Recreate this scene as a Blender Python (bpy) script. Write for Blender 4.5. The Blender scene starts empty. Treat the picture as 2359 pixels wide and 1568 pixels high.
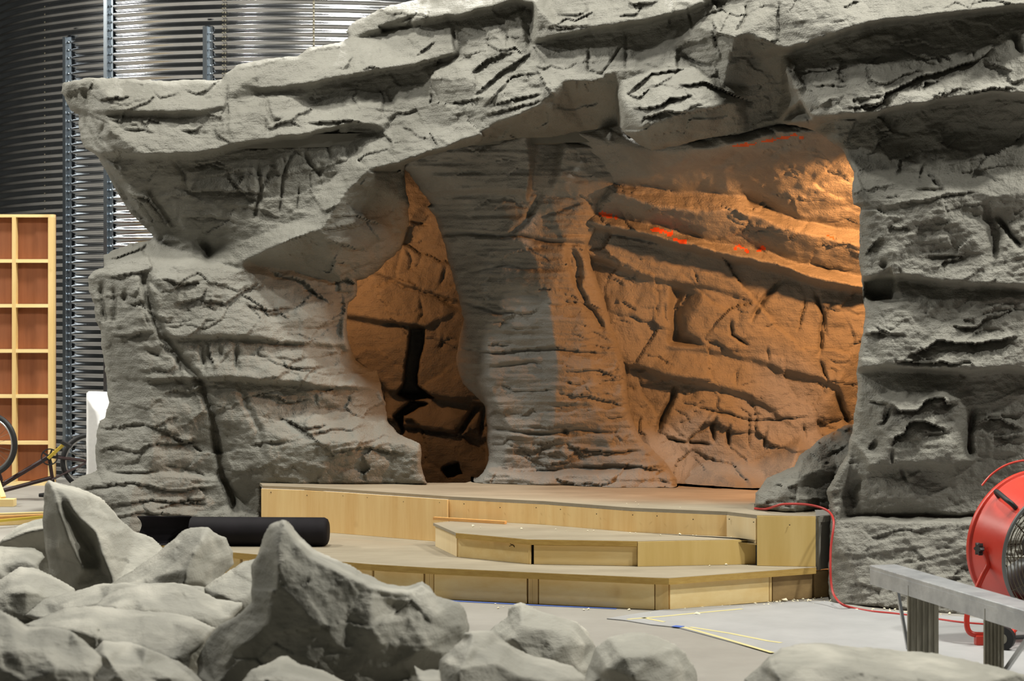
import bpy, bmesh, math, random
import numpy as np
from mathutils import Vector, Matrix
from mathutils.geometry import delaunay_2d_cdt

random.seed(7)
SC = bpy.context.scene
COL = SC.collection
F, CX, HY, H = 4700.0, 1179.5, 720.0, 1.8      # focal length (px), image centre x, horizon row, eye height
STEP = 3.0                                      # sampling pitch of the sculpted rock surfaces

def un(px, py, d):
    return Vector(((px - CX) / F * d, d, H - (py - HY) / F * d))
def onz(px, py, z):
    d = (H - z) * F / (py - HY)
    return Vector(((px - CX) / F * d, d, z))

# ---------------------------------------------------------------- materials
def new_mat(name):
    m = bpy.data.materials.new(name); m.use_nodes = True
    nt = m.node_tree
    return m, nt, nt.nodes['Principled BSDF']
def plain(name, col, rough=.6, metal=0.0, spec=.5):
    m, nt, b = new_mat(name)
    b.inputs['Base Color'].default_value = (*col, 1)
    b.inputs['Roughness'].default_value = rough
    b.inputs['Metallic'].default_value = metal
    b.inputs['Specular IOR Level'].default_value = spec
    return m
def N(nt, t, **kw):
    n = nt.nodes.new(t)
    for k, v in kw.items(): setattr(n, k, v)
    return n
def noise_node(nt, vec, scale, detail=4, rough=.6):
    n = N(nt, 'ShaderNodeTexNoise')
    n.inputs['Scale'].default_value = scale
    n.inputs['Detail'].default_value = detail
    n.inputs['Roughness'].default_value = rough
    nt.links.new(vec, n.inputs['Vector'])
    return n
def ramp(nt, fac, stops):
    r = N(nt, 'ShaderNodeValToRGB')
    els = r.color_ramp.elements
    while len(els) < len(stops): els.new(.5)
    for e, (p, c) in zip(els, stops):
        e.position = p; e.color = (*c, 1)
    nt.links.new(fac, r.inputs['Fac'])
    return r
def coords(nt, scale=(1, 1, 1), kind='Object', rot=(0, 0, 0)):
    tc = N(nt, 'ShaderNodeTexCoord'); mp = N(nt, 'ShaderNodeMapping')
    mp.inputs['Scale'].default_value = scale
    mp.inputs['Rotation'].default_value = rot
    nt.links.new(tc.outputs[kind], mp.inputs['Vector'])
    return mp.outputs['Vector']
def bumps(nt, b, pairs):
    prev = None
    for out, strength, dist in pairs:
        bp = N(nt, 'ShaderNodeBump')
        bp.inputs['Strength'].default_value = strength
        bp.inputs['Distance'].default_value = dist
        nt.links.new(out, bp.inputs['Height'])
        if prev: nt.links.new(prev, bp.inputs['Normal'])
        prev = bp.outputs['Normal']
    nt.links.new(prev, b.inputs['Normal'])

def rock_mat(name, c1, c2, grain=1.0, spec=.35, rough=.62, stains=None):
    m, nt, b = new_mat(name)
    v = coords(nt)
    big = noise_node(nt, v, 1.6, 5, .62)
    r = ramp(nt, big.outputs['Fac'], [(.32, c1), (.68, c2)])
    col = r.outputs['Color']
    if stains:
        sp = noise_node(nt, v, 3.4, 3, .5)
        rs = ramp(nt, sp.outputs['Fac'], [(.46, (0, 0, 0)), (.66, (.8, .8, .8))])
        mx = N(nt, 'ShaderNodeMixRGB'); mx.inputs['Color2'].default_value = (*stains, 1)
        nt.links.new(rs.outputs['Color'], mx.inputs['Fac']); nt.links.new(col, mx.inputs['Color1'])
        col = mx.outputs['Color']
    nt.links.new(col, b.inputs['Base Color'])
    b.inputs['Roughness'].default_value = rough
    b.inputs['Specular IOR Level'].default_value = spec
    mid = noise_node(nt, v, 14, 6, .7)
    fine = noise_node(nt, v, 75, 3, .6)
    strat = noise_node(nt, coords(nt, (2.2, 2.2, 22), rot=(0, math.radians(5), 0)), 1.6, 5, .65)
    bumps(nt, b, [(strat.outputs['Fac'], .45 * grain, .03), (mid.outputs['Fac'], .55 * grain, .03), (fine.outputs['Fac'], .7 * grain, .012)])
    return m

def wood_mat(name, c1, c2, grain_axis='X', scale=1.0, rough=.6, knots=True):
    m, nt, b = new_mat(name)
    s = {'X': (1.2, 14, 14), 'Y': (14, 1.2, 14), 'Z': (14, 14, 1.2)}[grain_axis]
    v = coords(nt, tuple(q * scale for q in s))
    n = noise_node(nt, v, 1.0, 6, .65)
    r = ramp(nt, n.outputs['Fac'], [(.25, c1), (.5, tuple((p + q) / 2 for p, q in zip(c1, c2))), (.75, c2)])
    col = r.outputs['Color']
    if knots:
        v2 = coords(nt, (3, 3, 3))
        n2 = noise_node(nt, v2, 1.5, 2, .5)
        rk = ramp(nt, n2.outputs['Fac'], [(.66, (0, 0, 0)), (.8, (.5, .5, .5))])
        mx = N(nt, 'ShaderNodeMixRGB'); mx.inputs['Color2'].default_value = (c1[0] * .6, c1[1] * .45, c1[2] * .35, 1)
        nt.links.new(rk.outputs['Color'], mx.inputs['Fac']); nt.links.new(col, mx.inputs['Color1'])
        col = mx.outputs['Color']
    nt.links.new(col, b.inputs['Base Color'])
    b.inputs['Roughness'].default_value = rough
    b.inputs['Specular IOR Level'].default_value = .3
    bumps(nt, b, [(n.outputs['Fac'], .15, .004)])
    return m

def speckled(name, c1, c2, scale, rough=.75, bump=.1, spec=.3, detail=6, stretch=(1, 1, 1), metal=0):
    m, nt, b = new_mat(name)
    v = coords(nt, stretch)
    n = noise_node(nt, v, scale, detail, .65)
    r = ramp(nt, n.outputs['Fac'], [(.3, c1), (.7, c2)])
    nt.links.new(r.outputs['Color'], b.inputs['Base Color'])
    b.inputs['Roughness'].default_value = rough
    b.inputs['Specular IOR Level'].default_value = spec
    b.inputs['Metallic'].default_value = metal
    f = noise_node(nt, v, scale * 9, 3, .6)
    bumps(nt, b, [(f.outputs['Fac'], bump, .01)])
    return m

M = {}
M['rock'] = rock_mat('grey_carved_rock', (.188, .183, .157), (.268, .262, .23), 1.0)
M['cave'] = rock_mat('cave_rock', (.22, .212, .19), (.31, .30, .272), .8, .45, .5)
M['frag'] = rock_mat('rock_fragment', (.29, .283, .245), (.40, .39, .34), .45, .25, .75, stains=(.56, .54, .47))
M['paint'] = plain('orange_spray_paint', (.75, .10, .02), .6)
M['floor'] = speckled('concrete', (.27, .255, .23), (.35, .335, .305), 1.3, .6, .05, .35)
M['ply'] = wood_mat('plywood_face', (.76, .47, .18), (.95, .72, .36), 'Z', .55)
M['ply2'] = wood_mat('plywood_face_pale', (.78, .60, .33), (.86, .72, .46), 'Z', .6, knots=False)
M['ply3'] = wood_mat('plywood_face_olive', (.64, .45, .15), (.78, .59, .25), 'Z', .6)
M['deck'] = speckled('plywood_deck_dusty', (.25, .215, .155), (.36, .315, .235), 1.6, .7, .06, .25, stretch=(1, 3, 1))
M['deckedge'] = speckled('plywood_edge', (.42, .26, .07), (.56, .38, .12), 9, .7, .2, .2, stretch=(1, 1, 6))
M['pine'] = wood_mat('pine_board', (.80, .56, .22), (.95, .77, .42), 'X', .7)
M['pine_dark'] = wood_mat('pine_board_brown', (.20, .13, .06), (.42, .29, .13), 'X', .6)
M['pine_z'] = wood_mat('pine_stud', (.66, .44, .16), (.82, .62, .30), 'Z', .7)
M['greyboard'] = speckled('grey_painted_board', (.16, .155, .13), (.22, .21, .18), 3, .7)
M['lauan'] = wood_mat('lauan_panel', (.22, .075, .032), (.36, .135, .06), 'Z', .6, knots=False)
M['gap'] = plain('dark_void', (.012, .010, .008), .9)
M['foam_black'] = speckled('black_foam', (.008, .007, .009), (.013, .011, .014), 8, .75, .05, .2)
M['eps'] = speckled('white_polystyrene', (.82, .82, .82), (.9, .9, .9), 30, .7, .1)
M['red'] = speckled('red_enamel', (.55, .035, .02), (.68, .06, .035), 2.5, .35, .05, .5)
M['black'] = plain('black_rubber', (.015, .015, .016), .55)
M['blackmetal'] = plain('dark_purple_frame_paint', (.030, .012, .012), .35)
M['wire'] = plain('guard_wire', (.13, .12, .09), .5, .7)
M['greysteel'] = plain('grey_steel_rim', (.16, .17, .17), .45, .6)
M['alu'] = speckled('scuffed_aluminium', (.42, .44, .47), (.66, .68, .70), 7, .42, .15, .5, metal=.75)
M['alu_leg'] = speckled('dirty_aluminium', (.20, .19, .15), (.36, .34, .28), 5, .5, .2, .4, stretch=(8, 8, 1), metal=.5)
M['cord'] = plain('red_cord_rubber', (.42, .03, .025), .45)
M['tape'] = plain('blue_masking_tape', (.07, .14, .48), .7)
M['sheet'] = speckled('grey_floor_paper', (.33, .335, .34), (.41, .415, .42), 2.2, .55, .08, .35)
M['yellow'] = plain('yellow_chalk', (.58, .52, .26), .9)
M['yellow_paint'] = plain('yellow_paint', (.62, .45, .05), .45)
M['chrome'] = plain('bright_rim', (.6, .6, .6), .3, .9)
M['crumb'] = plain('cream_foam_crumb', (.80, .74, .55), .9)
M['orangewood'] = wood_mat('orange_lath', (.62, .30, .09), (.78, .44, .16), 'X', 1, knots=False)
def galv():
    m, nt, b = new_mat('galvanised_steel')
    v = coords(nt)
    n = noise_node(nt, v, 3.0, 4, .6)
    r = ramp(nt, n.outputs['Fac'], [(.3, (.50, .51, .53)), (.7, (.62, .63, .65))])
    nt.links.new(r.outputs['Color'], b.inputs['Base Color'])
    b.inputs['Metallic'].default_value = 1
    b.inputs['Roughness'].default_value = .17
    return m
M['galv'] = galv()
M['galv2'] = plain('zinc_post', (.40, .45, .50), .28, 1)

# ---------------------------------------------------------------- object helpers
def tag(o, label=None, cat=None, group=None, kind=None):
    if label: o['label'] = label
    if cat: o['category'] = cat
    if group: o['group'] = group
    if kind: o['kind'] = kind
    return o
def thing(name, label, cat, loc=(0, 0, 0), group=None):
    o = bpy.data.objects.new(name, None); COL.objects.link(o)
    o.empty_display_size = .1
    o.location = loc
    return tag(o, label, cat, group)
def origin(o):
    p = Vector((0, 0, 0))
    while o is not None:
        p += o.location; o = o.parent
    return p
def link_mesh(me, name, mat, parent=None, smooth=False, loc=None):
    for mm in (mat if isinstance(mat, (list, tuple)) else [mat]): me.materials.append(mm)
    o = bpy.data.objects.new(name, me); COL.objects.link(o)
    if loc is None: loc = origin(parent) if parent else Vector((0, 0, 0))
    o.parent = parent
    o.location = Vector(loc) - (origin(parent) if parent else Vector((0, 0, 0)))
    me.transform(Matrix.Translation(-Vector(loc)))
    if smooth: me.shade_smooth()
    return o
class MB:
    def __init__(s): s.v = []; s.f = []
    def add(s, vs, fs):
        k = len(s.v); s.v += [tuple(v) for v in vs]; s.f += [tuple(i + k for i in f) for f in fs]
        return s
    def hexa(s, a, b):                       # two matching quads
        s.add(list(a) + list(b), [(3, 2, 1, 0), (4, 5, 6, 7), (0, 1, 5, 4), (1, 2, 6, 5), (2, 3, 7, 6), (3, 0, 4, 7)])
        return s
    def box(s, c, size, rot=None):
        c = Vector(c); hx, hy, hz = [q / 2 for q in size]
        R = rot or Matrix.Identity(3)
        p = [c + R @ Vector(q) for q in [(-hx, -hy, -hz), (hx, -hy, -hz), (hx, hy, -hz), (-hx, hy, -hz), (-hx, -hy, hz), (hx, -hy, hz), (hx, hy, hz), (-hx, hy, hz)]]
        return s.hexa(p[:4], p[4:])
    def bar(s, a, b, w, h, up=(0, 0, 1)):    # box between two points
        a, b = Vector(a), Vector(b); d = (b - a).normalized()
        u = Vector(up); r = d.cross(u)
        if r.length < 1e-4: r = d.cross(Vector((1, 0, 0)))
        r.normalize(); u = r.cross(d)
        q = lambda p: [p - r * w / 2 - u * h / 2, p + r * w / 2 - u * h / 2, p + r * w / 2 + u * h / 2, p - r * w / 2 + u * h / 2]
        return s.hexa(q(a), q(b))
    def prism(s, poly, z0, z1):              # polygon of (x, y), extruded in z
        n = len(poly)
        area = sum(poly[i][0] * poly[(i + 1) % n][1] - poly[(i + 1) % n][0] * poly[i][1] for i in range(n))
        if area < 0: poly = poly[::-1]
        vs = [(p[0], p[1], z0) for p in poly] + [(p[0], p[1], z1) for p in poly]
        fs = [tuple(range(n - 1, -1, -1)), tuple(range(n, 2 * n))] + [(i, (i + 1) % n, n + (i + 1) % n, n + i) for i in range(n)]
        return s.add(vs, fs)
    def tube(s, pts, r, n=10, closed=False):
        pts = [Vector(p) for p in pts]; m = len(pts)
        rs = r if isinstance(r, (list, tuple)) else [r] * m
        rings = []; prev = None
        for i, p in enumerate(pts):
            a = pts[(i - 1) % m] if (closed or i > 0) else p
            b = pts[(i + 1) % m] if (closed or i < m - 1) else p
            t = (b - a).normalized()
            if prev is None:
                u = t.cross(Vector((0, 0, 1)))
                if u.length < 1e-3: u = t.cross(Vector((1, 0, 0)))
            else:
                u = prev - t * prev.dot(t)
            u.normalize(); prev = u; w = t.cross(u)
            rings.append([p + (u * math.cos(2 * math.pi * k / n) + w * math.sin(2 * math.pi * k / n)) * rs[i] for k in range(n)])
        vs = [q for ring in rings for q in ring]; fs = []
        for i in range(m if closed else m - 1):
            j = (i + 1) % m
            for k in range(n):
                l = (k + 1) % n
                fs.append((i * n + k, i * n + l, j * n + l, j * n + k))
        if not closed:
            fs.append(tuple(range(n - 1, -1, -1))); fs.append(tuple((m - 1) * n + k for k in range(n)))
        return s.add(vs, fs)
    def lathe(s, prof, c, axis, n=48, close=False):   # prof: (radius, along-axis)
        axis = Vector(axis).normalized(); c = Vector(c)
        u = axis.cross(Vector((0, 0, 1)))
        if u.length < 1e-3: u = axis.cross(Vector((0, 1, 0)))
        u.normalize(); w = axis.cross(u)
        vs = []; fs = []
        for (r, a) in prof:
            for k in range(n):
                t = 2 * math.pi * k / n
                vs.append(c + axis * a + (u * math.cos(t) + w * math.sin(t)) * r)
        m = len(prof)
        for i in range(m if close else m - 1):
            j = (i + 1) % m
            for k in range(n):
                l = (k + 1) % n
                fs.append((i * n + k, j * n + k, j * n + l, i * n + l))
        return s.add(vs, fs)
    def build(s, name, mat, parent=None, smooth=False, bevel=0, loc=None):
        me = bpy.data.meshes.new(name)
        me.from_pydata(s.v, [], s.f); me.validate()
        bm = bmesh.new(); bm.from_mesh(me)
        bmesh.ops.recalc_face_normals(bm, faces=bm.faces)
        bm.to_mesh(me); bm.free()
        o = link_mesh(me, name, mat, parent, False, loc)
        if smooth:
            me.shade_smooth(); me.set_sharp_from_angle(angle=math.radians(40))
        if bevel:
            md = o.modifiers.new('bevel', 'BEVEL'); md.width = bevel; md.segments = 2; md.limit_method = 'ANGLE'
        return o

# ---------------------------------------------------------------- numpy noise
def _h(x, y, s):
    x = x.astype(np.int64); y = y.astype(np.int64)
    h = (x * 374761393 + y * 668265263 + s * 974634777) & 0xffffffff
    h = ((h ^ (h >> 13)) * 1274126177) & 0xffffffff
    h = ((h ^ (h >> 16)) * 2246822519) & 0xffffffff
    return ((h ^ (h >> 15)) & 0xffffff) / float(0xffffff)
def vn(x, y, s=0):
    xi, yi = np.floor(x), np.floor(y); fx, fy = x - xi, y - yi
    u = fx * fx * fx * (fx * (fx * 6 - 15) + 10); v = fy * fy * fy * (fy * (fy * 6 - 15) + 10)
    a, b, c, d = _h(xi, yi, s), _h(xi + 1, yi, s), _h(xi, yi + 1, s), _h(xi + 1, yi + 1, s)
    return 2 * ((a + (b - a) * u) * (1 - v) + (c + (d - c) * u) * v) - 1
def fbm(x, y, s=0, o=4, g=.5):
    t = 0; a = 1; n = 0
    for k in range(o):
        t = t + a * vn(x, y, s + k * 17); n += a; a *= g; x = x * 2.03 + 3.1; y = y * 2.03 - 1.7
    return t / n
def facets(x, y, s=0, tilt=.5):              # randomly tilted cells: chiselled faces; also returns F2-F1
    xi, yi = np.floor(x), np.floor(y)
    f1 = np.full(x.shape, 9.0); f2 = np.full(x.shape, 9.0); val = np.zeros(x.shape)
    for dx in (-1, 0, 1):
        for dy in (-1, 0, 1):
            cx, cy = xi + dx, yi + dy
            px = cx + .1 + .8 * _h(cx, cy, s); py = cy + .1 + .8 * _h(cx, cy, s + 1)
            ex, ey = x - px, y - py
            d = np.sqrt(ex * ex + ey * ey)
            hv = (_h(cx, cy, s + 2) - .5) + tilt * (ex * (2 * _h(cx, cy, s + 3) - 1) + ey * (2 * _h(cx, cy, s + 4) - 1)) * 2
            near = d < f1
            f2 = np.where(near, f1, np.minimum(f2, d)); val = np.where(near, hv, val); f1 = np.where(near, d, f1)
    return val, f2 - f1
def inside(poly, X, Y):
    r = np.zeros(X.shape, bool); n = len(poly)
    for i in range(n):
        x0, y0 = poly[i]; x1, y1 = poly[(i + 1) % n]
        if y0 == y1: continue
        c = ((y0 > Y) != (y1 > Y)) & (X < (x1 - x0) * (Y - y0) / (y1 - y0) + x0)
        r ^= c
    return r
def sdf(poly, X, Y):
    n = len(poly); best = np.full(X.shape, 1e9)
    for i in range(n):
        x0, y0 = poly[i]; x1, y1 = poly[(i + 1) % n]
        ex, ey = x1 - x0, y1 - y0; L = ex * ex + ey * ey + 1e-9
        t = np.clip(((X - x0) * ex + (Y - y0) * ey) / L, 0, 1)
        best = np.minimum(best, (X - x0 - t * ex) ** 2 + (Y - y0 - t * ey) ** 2)
    return np.where(inside(poly, X, Y), 1, -1) * np.sqrt(best)

# ---------------------------------------------------------------- sculpted rock: a depth field over an outline, turned into a solid
class Rock:
    def __init__(s, outline, step=STEP, warp=(5, 38), seed=0):
        s.out = outline; s.step = step; s.seed = seed
        a = np.array(outline, float)
        x0, y0 = a.min(0) - 2 * step; x1, y1 = a.max(0) + 2 * step
        s.xs = np.arange(x0, x1 + step, step); s.ys = np.arange(y0, y1 + step, step)
        s.X, s.Y = np.meshgrid(s.xs, s.ys)
        amp, ln = warp
        s.WX = s.X + amp * fbm(s.X / ln, s.Y / ln, seed + 50, 4, .6)
        s.WY = s.Y + amp * fbm(s.X / ln, s.Y / ln, seed + 90, 4, .6)
        s.D = np.zeros(s.X.shape)
        s.paint = np.zeros(s.X.shape, bool)
    def macro(s, points=(), ridges=(), steps=(), w=5, smooth=2):
        vs, ds, es = [], [], []
        def chain(pl):
            k = len(vs)
            for x, y, d in pl: vs.append(Vector((x, y))); ds.append(d)
            for i in range(len(pl) - 1): es.append((k + i, k + i + 1))
        for p in points: vs.append(Vector(p[:2])); ds.append(p[2])
        for r in ridges: chain(r)
        for st in steps:
            up, dn = [], []
            for i, (x, y, du, dd) in enumerate(st):
                a = st[max(i - 1, 0)]; b = st[min(i + 1, len(st) - 1)]
                tx, ty = b[0] - a[0], b[1] - a[1]; L = math.hypot(tx, ty) + 1e-9
                nx, ny = -ty / L, tx / L
                up.append((x - nx * w, y - ny * w, du)); dn.append((x + nx * w, y + ny * w, dd))
            chain(up); chain(dn)
        arr = np.array([(v.x, v.y) for v in vs]); dv = np.array(ds)
        x0, y0, x1, y1 = s.xs[0] - 30, s.ys[0] - 30, s.xs[-1] + 30, s.ys[-1] + 30
        for q in [(x0, y0), (x1, y0), (x1, y1), (x0, y1), ((x0 + x1) / 2, y0), ((x0 + x1) / 2, y1), (x0, (y0 + y1) / 2), (x1, (y0 + y1) / 2)]:
            k = np.argmin(((arr - q) ** 2).sum(1)); vs.append(Vector(q)); ds.append(float(dv[k]))
        ov, oe, of, orig, _, _ = delaunay_2d_cdt(vs, es, [], 0, .5)
        arr = np.array([(v.x, v.y) for v in vs]); dv = np.array(ds)
        od = []
        for v, og in zip(ov, orig):
            if og: od.append(float(np.mean([ds[i] for i in og])))
            else:
                w2 = 1 / (((arr - (v.x, v.y)) ** 2).sum(1) + 1); k = np.argsort(-w2)[:4]
                od.append(float((w2[k] * dv[k]).sum() / w2[k].sum()))
        B = np.full(s.X.shape, np.nan)
        for f in of:
            (ax, ay), (bx, by), (cx, cy) = [(ov[i].x, ov[i].y) for i in f[:3]]
            j0 = max(int((min(ax, bx, cx) - s.xs[0]) / s.step), 0); j1 = min(int((max(ax, bx, cx) - s.xs[0]) / s.step) + 2, len(s.xs))
            i0 = max(int((min(ay, by, cy) - s.ys[0]) / s.step), 0); i1 = min(int((max(ay, by, cy) - s.ys[0]) / s.step) + 2, len(s.ys))
            if j1 <= j0 or i1 <= i0: continue
            x, y = s.X[i0:i1, j0:j1], s.Y[i0:i1, j0:j1]
            den = (by - cy) * (ax - cx) + (cx - bx) * (ay - cy)
            if abs(den) < 1e-9: continue
            l1 = ((by - cy) * (x - cx) + (cx - bx) * (y - cy)) / den
            l2 = ((cy - ay) * (x - cx) + (ax - cx) * (y - cy)) / den
            l3 = 1 - l1 - l2
            m = (l1 > -1e-6) & (l2 > -1e-6) & (l3 > -1e-6)
            B[i0:i1, j0:j1][m] = (l1 * od[f[0]] + l2 * od[f[1]] + l3 * od[f[2]])[m]
        B = np.where(np.isnan(B), np.nanmean(B), B)
        # wobble the sampling so that the straight construction edges turn ragged
        jx = np.clip(((s.WX - s.xs[0]) / s.step), 0, len(s.xs) - 1.001); iy = np.clip(((s.WY - s.ys[0]) / s.step), 0, len(s.ys) - 1.001)
        j, i = jx.astype(int), iy.astype(int); fx, fy = jx - j, iy - i
        B = (B[i, j] * (1 - fx) + B[i, j + 1] * fx) * (1 - fy) + (B[i + 1, j] * (1 - fx) + B[i + 1, j + 1] * fx) * fy
        for _ in range(smooth):
            P = np.pad(B, 1, 'edge'); B = (P[1:-1, 1:-1] * 2 + P[:-2, 1:-1] + P[2:, 1:-1] + P[1:-1, :-2] + P[1:-1, 2:]) / 6
        s.D = s.D + B
    def _near(s, pts, R):
        a = np.array(pts, float); st = s.step
        j0 = max(int((a[:, 0].min() - R - s.xs[0]) / st), 0); j1 = min(int((a[:, 0].max() + R - s.xs[0]) / st) + 1, len(s.xs))
        i0 = max(int((a[:, 1].min() - R - s.ys[0]) / st), 0); i1 = min(int((a[:, 1].max() + R - s.ys[0]) / st) + 1, len(s.ys))
        if j1 <= j0 + 1 or i1 <= i0 + 1: return None
        sl = (slice(i0, i1), slice(j0, j1)); X, Y = s.WX[sl], s.WY[sl]
        best = np.full(X.shape, 1e9); sg = np.zeros(X.shape); arc = np.zeros(X.shape); acc = 0
        for k in range(len(pts) - 1):
            (x0, y0), (x1, y1) = pts[k][:2], pts[k + 1][:2]
            ex, ey = x1 - x0, y1 - y0; L2 = ex * ex + ey * ey + 1e-9; L = math.sqrt(L2)
            t = np.clip(((X - x0) * ex + (Y - y0) * ey) / L2, 0, 1)
            d = (X - x0 - t * ex) ** 2 + (Y - y0 - t * ey) ** 2
            m = d < best
            best = np.where(m, d, best); sg = np.where(m, ex * (Y - y0) - ey * (X - x0), sg); arc = np.where(m, acc + t * L, arc)
            acc += L
        return sl, np.sqrt(best), np.sign(sg), arc, acc
    def lip(s, pts, d=.05, L=16, up=.4, tap=30):
        q = s._near(pts, L * 4)
        if q is None: return
        sl, dist, sg, arc, tot = q
        tp = np.clip(np.minimum(arc, tot - arc) / min(tap, tot * .4), 0, 1)
        s.D[sl] += d * tp * np.where(sg > 0, np.exp(-dist / L), -up * np.exp(-dist / (L * .9)))
    def crack(s, pts, d=.05, w=5, tap=25):
        q = s._near(pts, w * 3)
        if q is None: return
        sl, dist, sg, arc, tot = q
        tp = np.clip(np.minimum(arc, tot - arc) / min(tap, tot * .4), 0, 1)
        s.D[sl] += d * tp * np.exp(-(dist / w) ** 2)
    def pit(s, poly, d, feather=6):
        a = sdf(poly, s.WX, s.WY); t = np.clip(a / feather + .5, 0, 1)
        s.D += d * t * t * (3 - 2 * t)
    def spray(s, pts, w=4):
        q = s._near(pts, w * 3)
        if q is None: return
        sl, dist, *_ = q
        n = fbm(s.X[sl] / 9, s.Y[sl] / 9, 5, 3)
        s.paint[sl] |= dist < w * (.7 + n)
    def chips(s, n, ang=0, d=(.01, .04), length=(30, 110), L=(5, 14), where=None, seed=1, spread=.25):
        rnd = random.Random(seed); k = 0; tries = 0
        while k < n and tries < n * 20:
            tries += 1
            x = rnd.uniform(s.xs[0], s.xs[-1]); y = rnd.uniform(s.ys[0], s.ys[-1])
            if not inside(where or s.out, np.array([x]), np.array([y]))[0]: continue
            a = (ang(x, y) if callable(ang) else ang) + rnd.gauss(0, spread); ln = rnd.uniform(*length)
            pts = [(x, y)]
            for q in range(rnd.randint(3, 5)):
                a2 = a + rnd.gauss(0, .45); x += math.cos(a2) * ln / 4; y += math.sin(a2) * ln / 4
                pts.append((x, y))
            s.lip(pts, rnd.uniform(*d), rnd.uniform(*L), .5, 14)
            k += 1
    def solid(s, name, mat, parent, depth0, thick=.4, rnd=(14, .08), parts=None, back='shell', bulge=.2, zmin=0.0, ragged=3.5, loc=None):
        X, Y, st = s.X.copy(), s.Y.copy(), s.step
        sd = sdf(s.out, s.X + ragged * fbm(s.X / 22, s.Y / 22, s.seed + 7, 3, .6), s.Y + ragged * fbm(s.X / 22, s.Y / 22, s.seed + 8, 3, .6))
        keep = sd > -st * 1.01
        q = keep[:-1, :-1] & keep[1:, :-1] & keep[:-1, 1:] & keep[1:, 1:]
        q &= (sd[:-1, :-1] > 0) | (sd[1:, :-1] > 0) | (sd[:-1, 1:] > 0) | (sd[1:, 1:] > 0)
        gy, gx = np.gradient(sd, st)
        m = sd < 0
        X[m] -= (gx * sd)[m]; Y[m] -= (gy * sd)[m]
        t = np.clip(sd / rnd[0], 0, 1)
        D = depth0(X) + s.D + rnd[1] * (1 - np.sqrt(np.clip(1 - (1 - t) ** 2, 0, 1)))
        if back == 'shell': DB = D + thick
        else:
            mx = max(sd.max(), 1)
            tt = np.clip(sd / (mx * .8), 0, 1)
            mid = np.median(D[sd > 0])
            DB = np.maximum(D + .04, mid + .05 + bulge * np.sqrt(1 - (1 - tt) ** 2) + .05 * fbm(X / 80, Y / 80, s.seed + 3, 3))
        ii, jj = np.nonzero(q)
        nx = X.shape[1]; n = X.size
        fv = np.stack([ii * nx + jj, (ii + 1) * nx + jj, (ii + 1) * nx + jj + 1, ii * nx + jj + 1], 1)
        fx, fy = s.X[ii, jj] + st / 2, s.Y[ii, jj] + st / 2
        def world(d):
            z = H - (Y - HY) / F * d
            return np.stack([(X - CX) / F * d, d, np.maximum(z, zmin)], -1).reshape(-1, 3)
        P = np.concatenate([world(D), world(DB)])
        pm = s.paint[ii, jj]
        # rim faces between front and back sheet
        ed = np.concatenate([fv[:, [0, 1]], fv[:, [1, 2]], fv[:, [2, 3]], fv[:, [3, 0]]])
        key = np.sort(ed, 1); key = key[:, 0].astype(np.int64) * n + key[:, 1]
        _, inv, cnt = np.unique(key, return_inverse=True, return_counts=True)
        bd = cnt[inv] == 1
        be = ed[bd]; bf = np.nonzero(bd)[0] % len(fv)
        rim = np.stack([be[:, 1], be[:, 0], be[:, 0] + n, be[:, 1] + n], 1)
        bk = fv[:, ::-1] + n
        allf = np.concatenate([fv, bk, rim]); cxy = np.concatenate([np.stack([fx, fy], 1)] * 2 + [np.stack([fx[bf], fy[bf]], 1)])
        mi = np.concatenate([pm, np.zeros(len(bk), bool), np.zeros(len(rim), bool)]).astype(np.int32)
        res = []
        left = np.ones(len(allf), bool)
        for (pn, pp) in (parts or []) + [(name, None)]:
            sel = left.copy() if pp is None else left & inside(pp, cxy[:, 0] + 5 * vn(cxy[:, 0] / 30, cxy[:, 1] / 30, 3), cxy[:, 1] + 5 * vn(cxy[:, 0] / 30, cxy[:, 1] / 30, 4))
            left &= ~sel
            fs = allf[sel]
            used, iv = np.unique(fs, return_inverse=True)
            me = bpy.data.meshes.new(pn)
            me.vertices.add(len(used)); me.vertices.foreach_set('co', P[used].astype(np.float32).ravel())
            me.loops.add(fs.size); me.loops.foreach_set('vertex_index', iv.ravel().astype(np.int32))
            me.polygons.add(len(fs)); me.polygons.foreach_set('loop_start', np.arange(0, fs.size, 4, dtype=np.int32))
            me.polygons.foreach_set('material_index', mi[sel])
            me.update(calc_edges=True); me.validate()
            res.append(link_mesh(me, pn, [mat, M['paint']] if s.paint.any() else mat, parent, True, loc))
        return res
# ================================================================ SETTING
fl = MB(); fl.prism([(-30, -6), (30, -6), (30, 45), (-30, 45)], -.2, 0)
tag(fl.build('floor', M['floor']), kind='structure')

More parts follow.
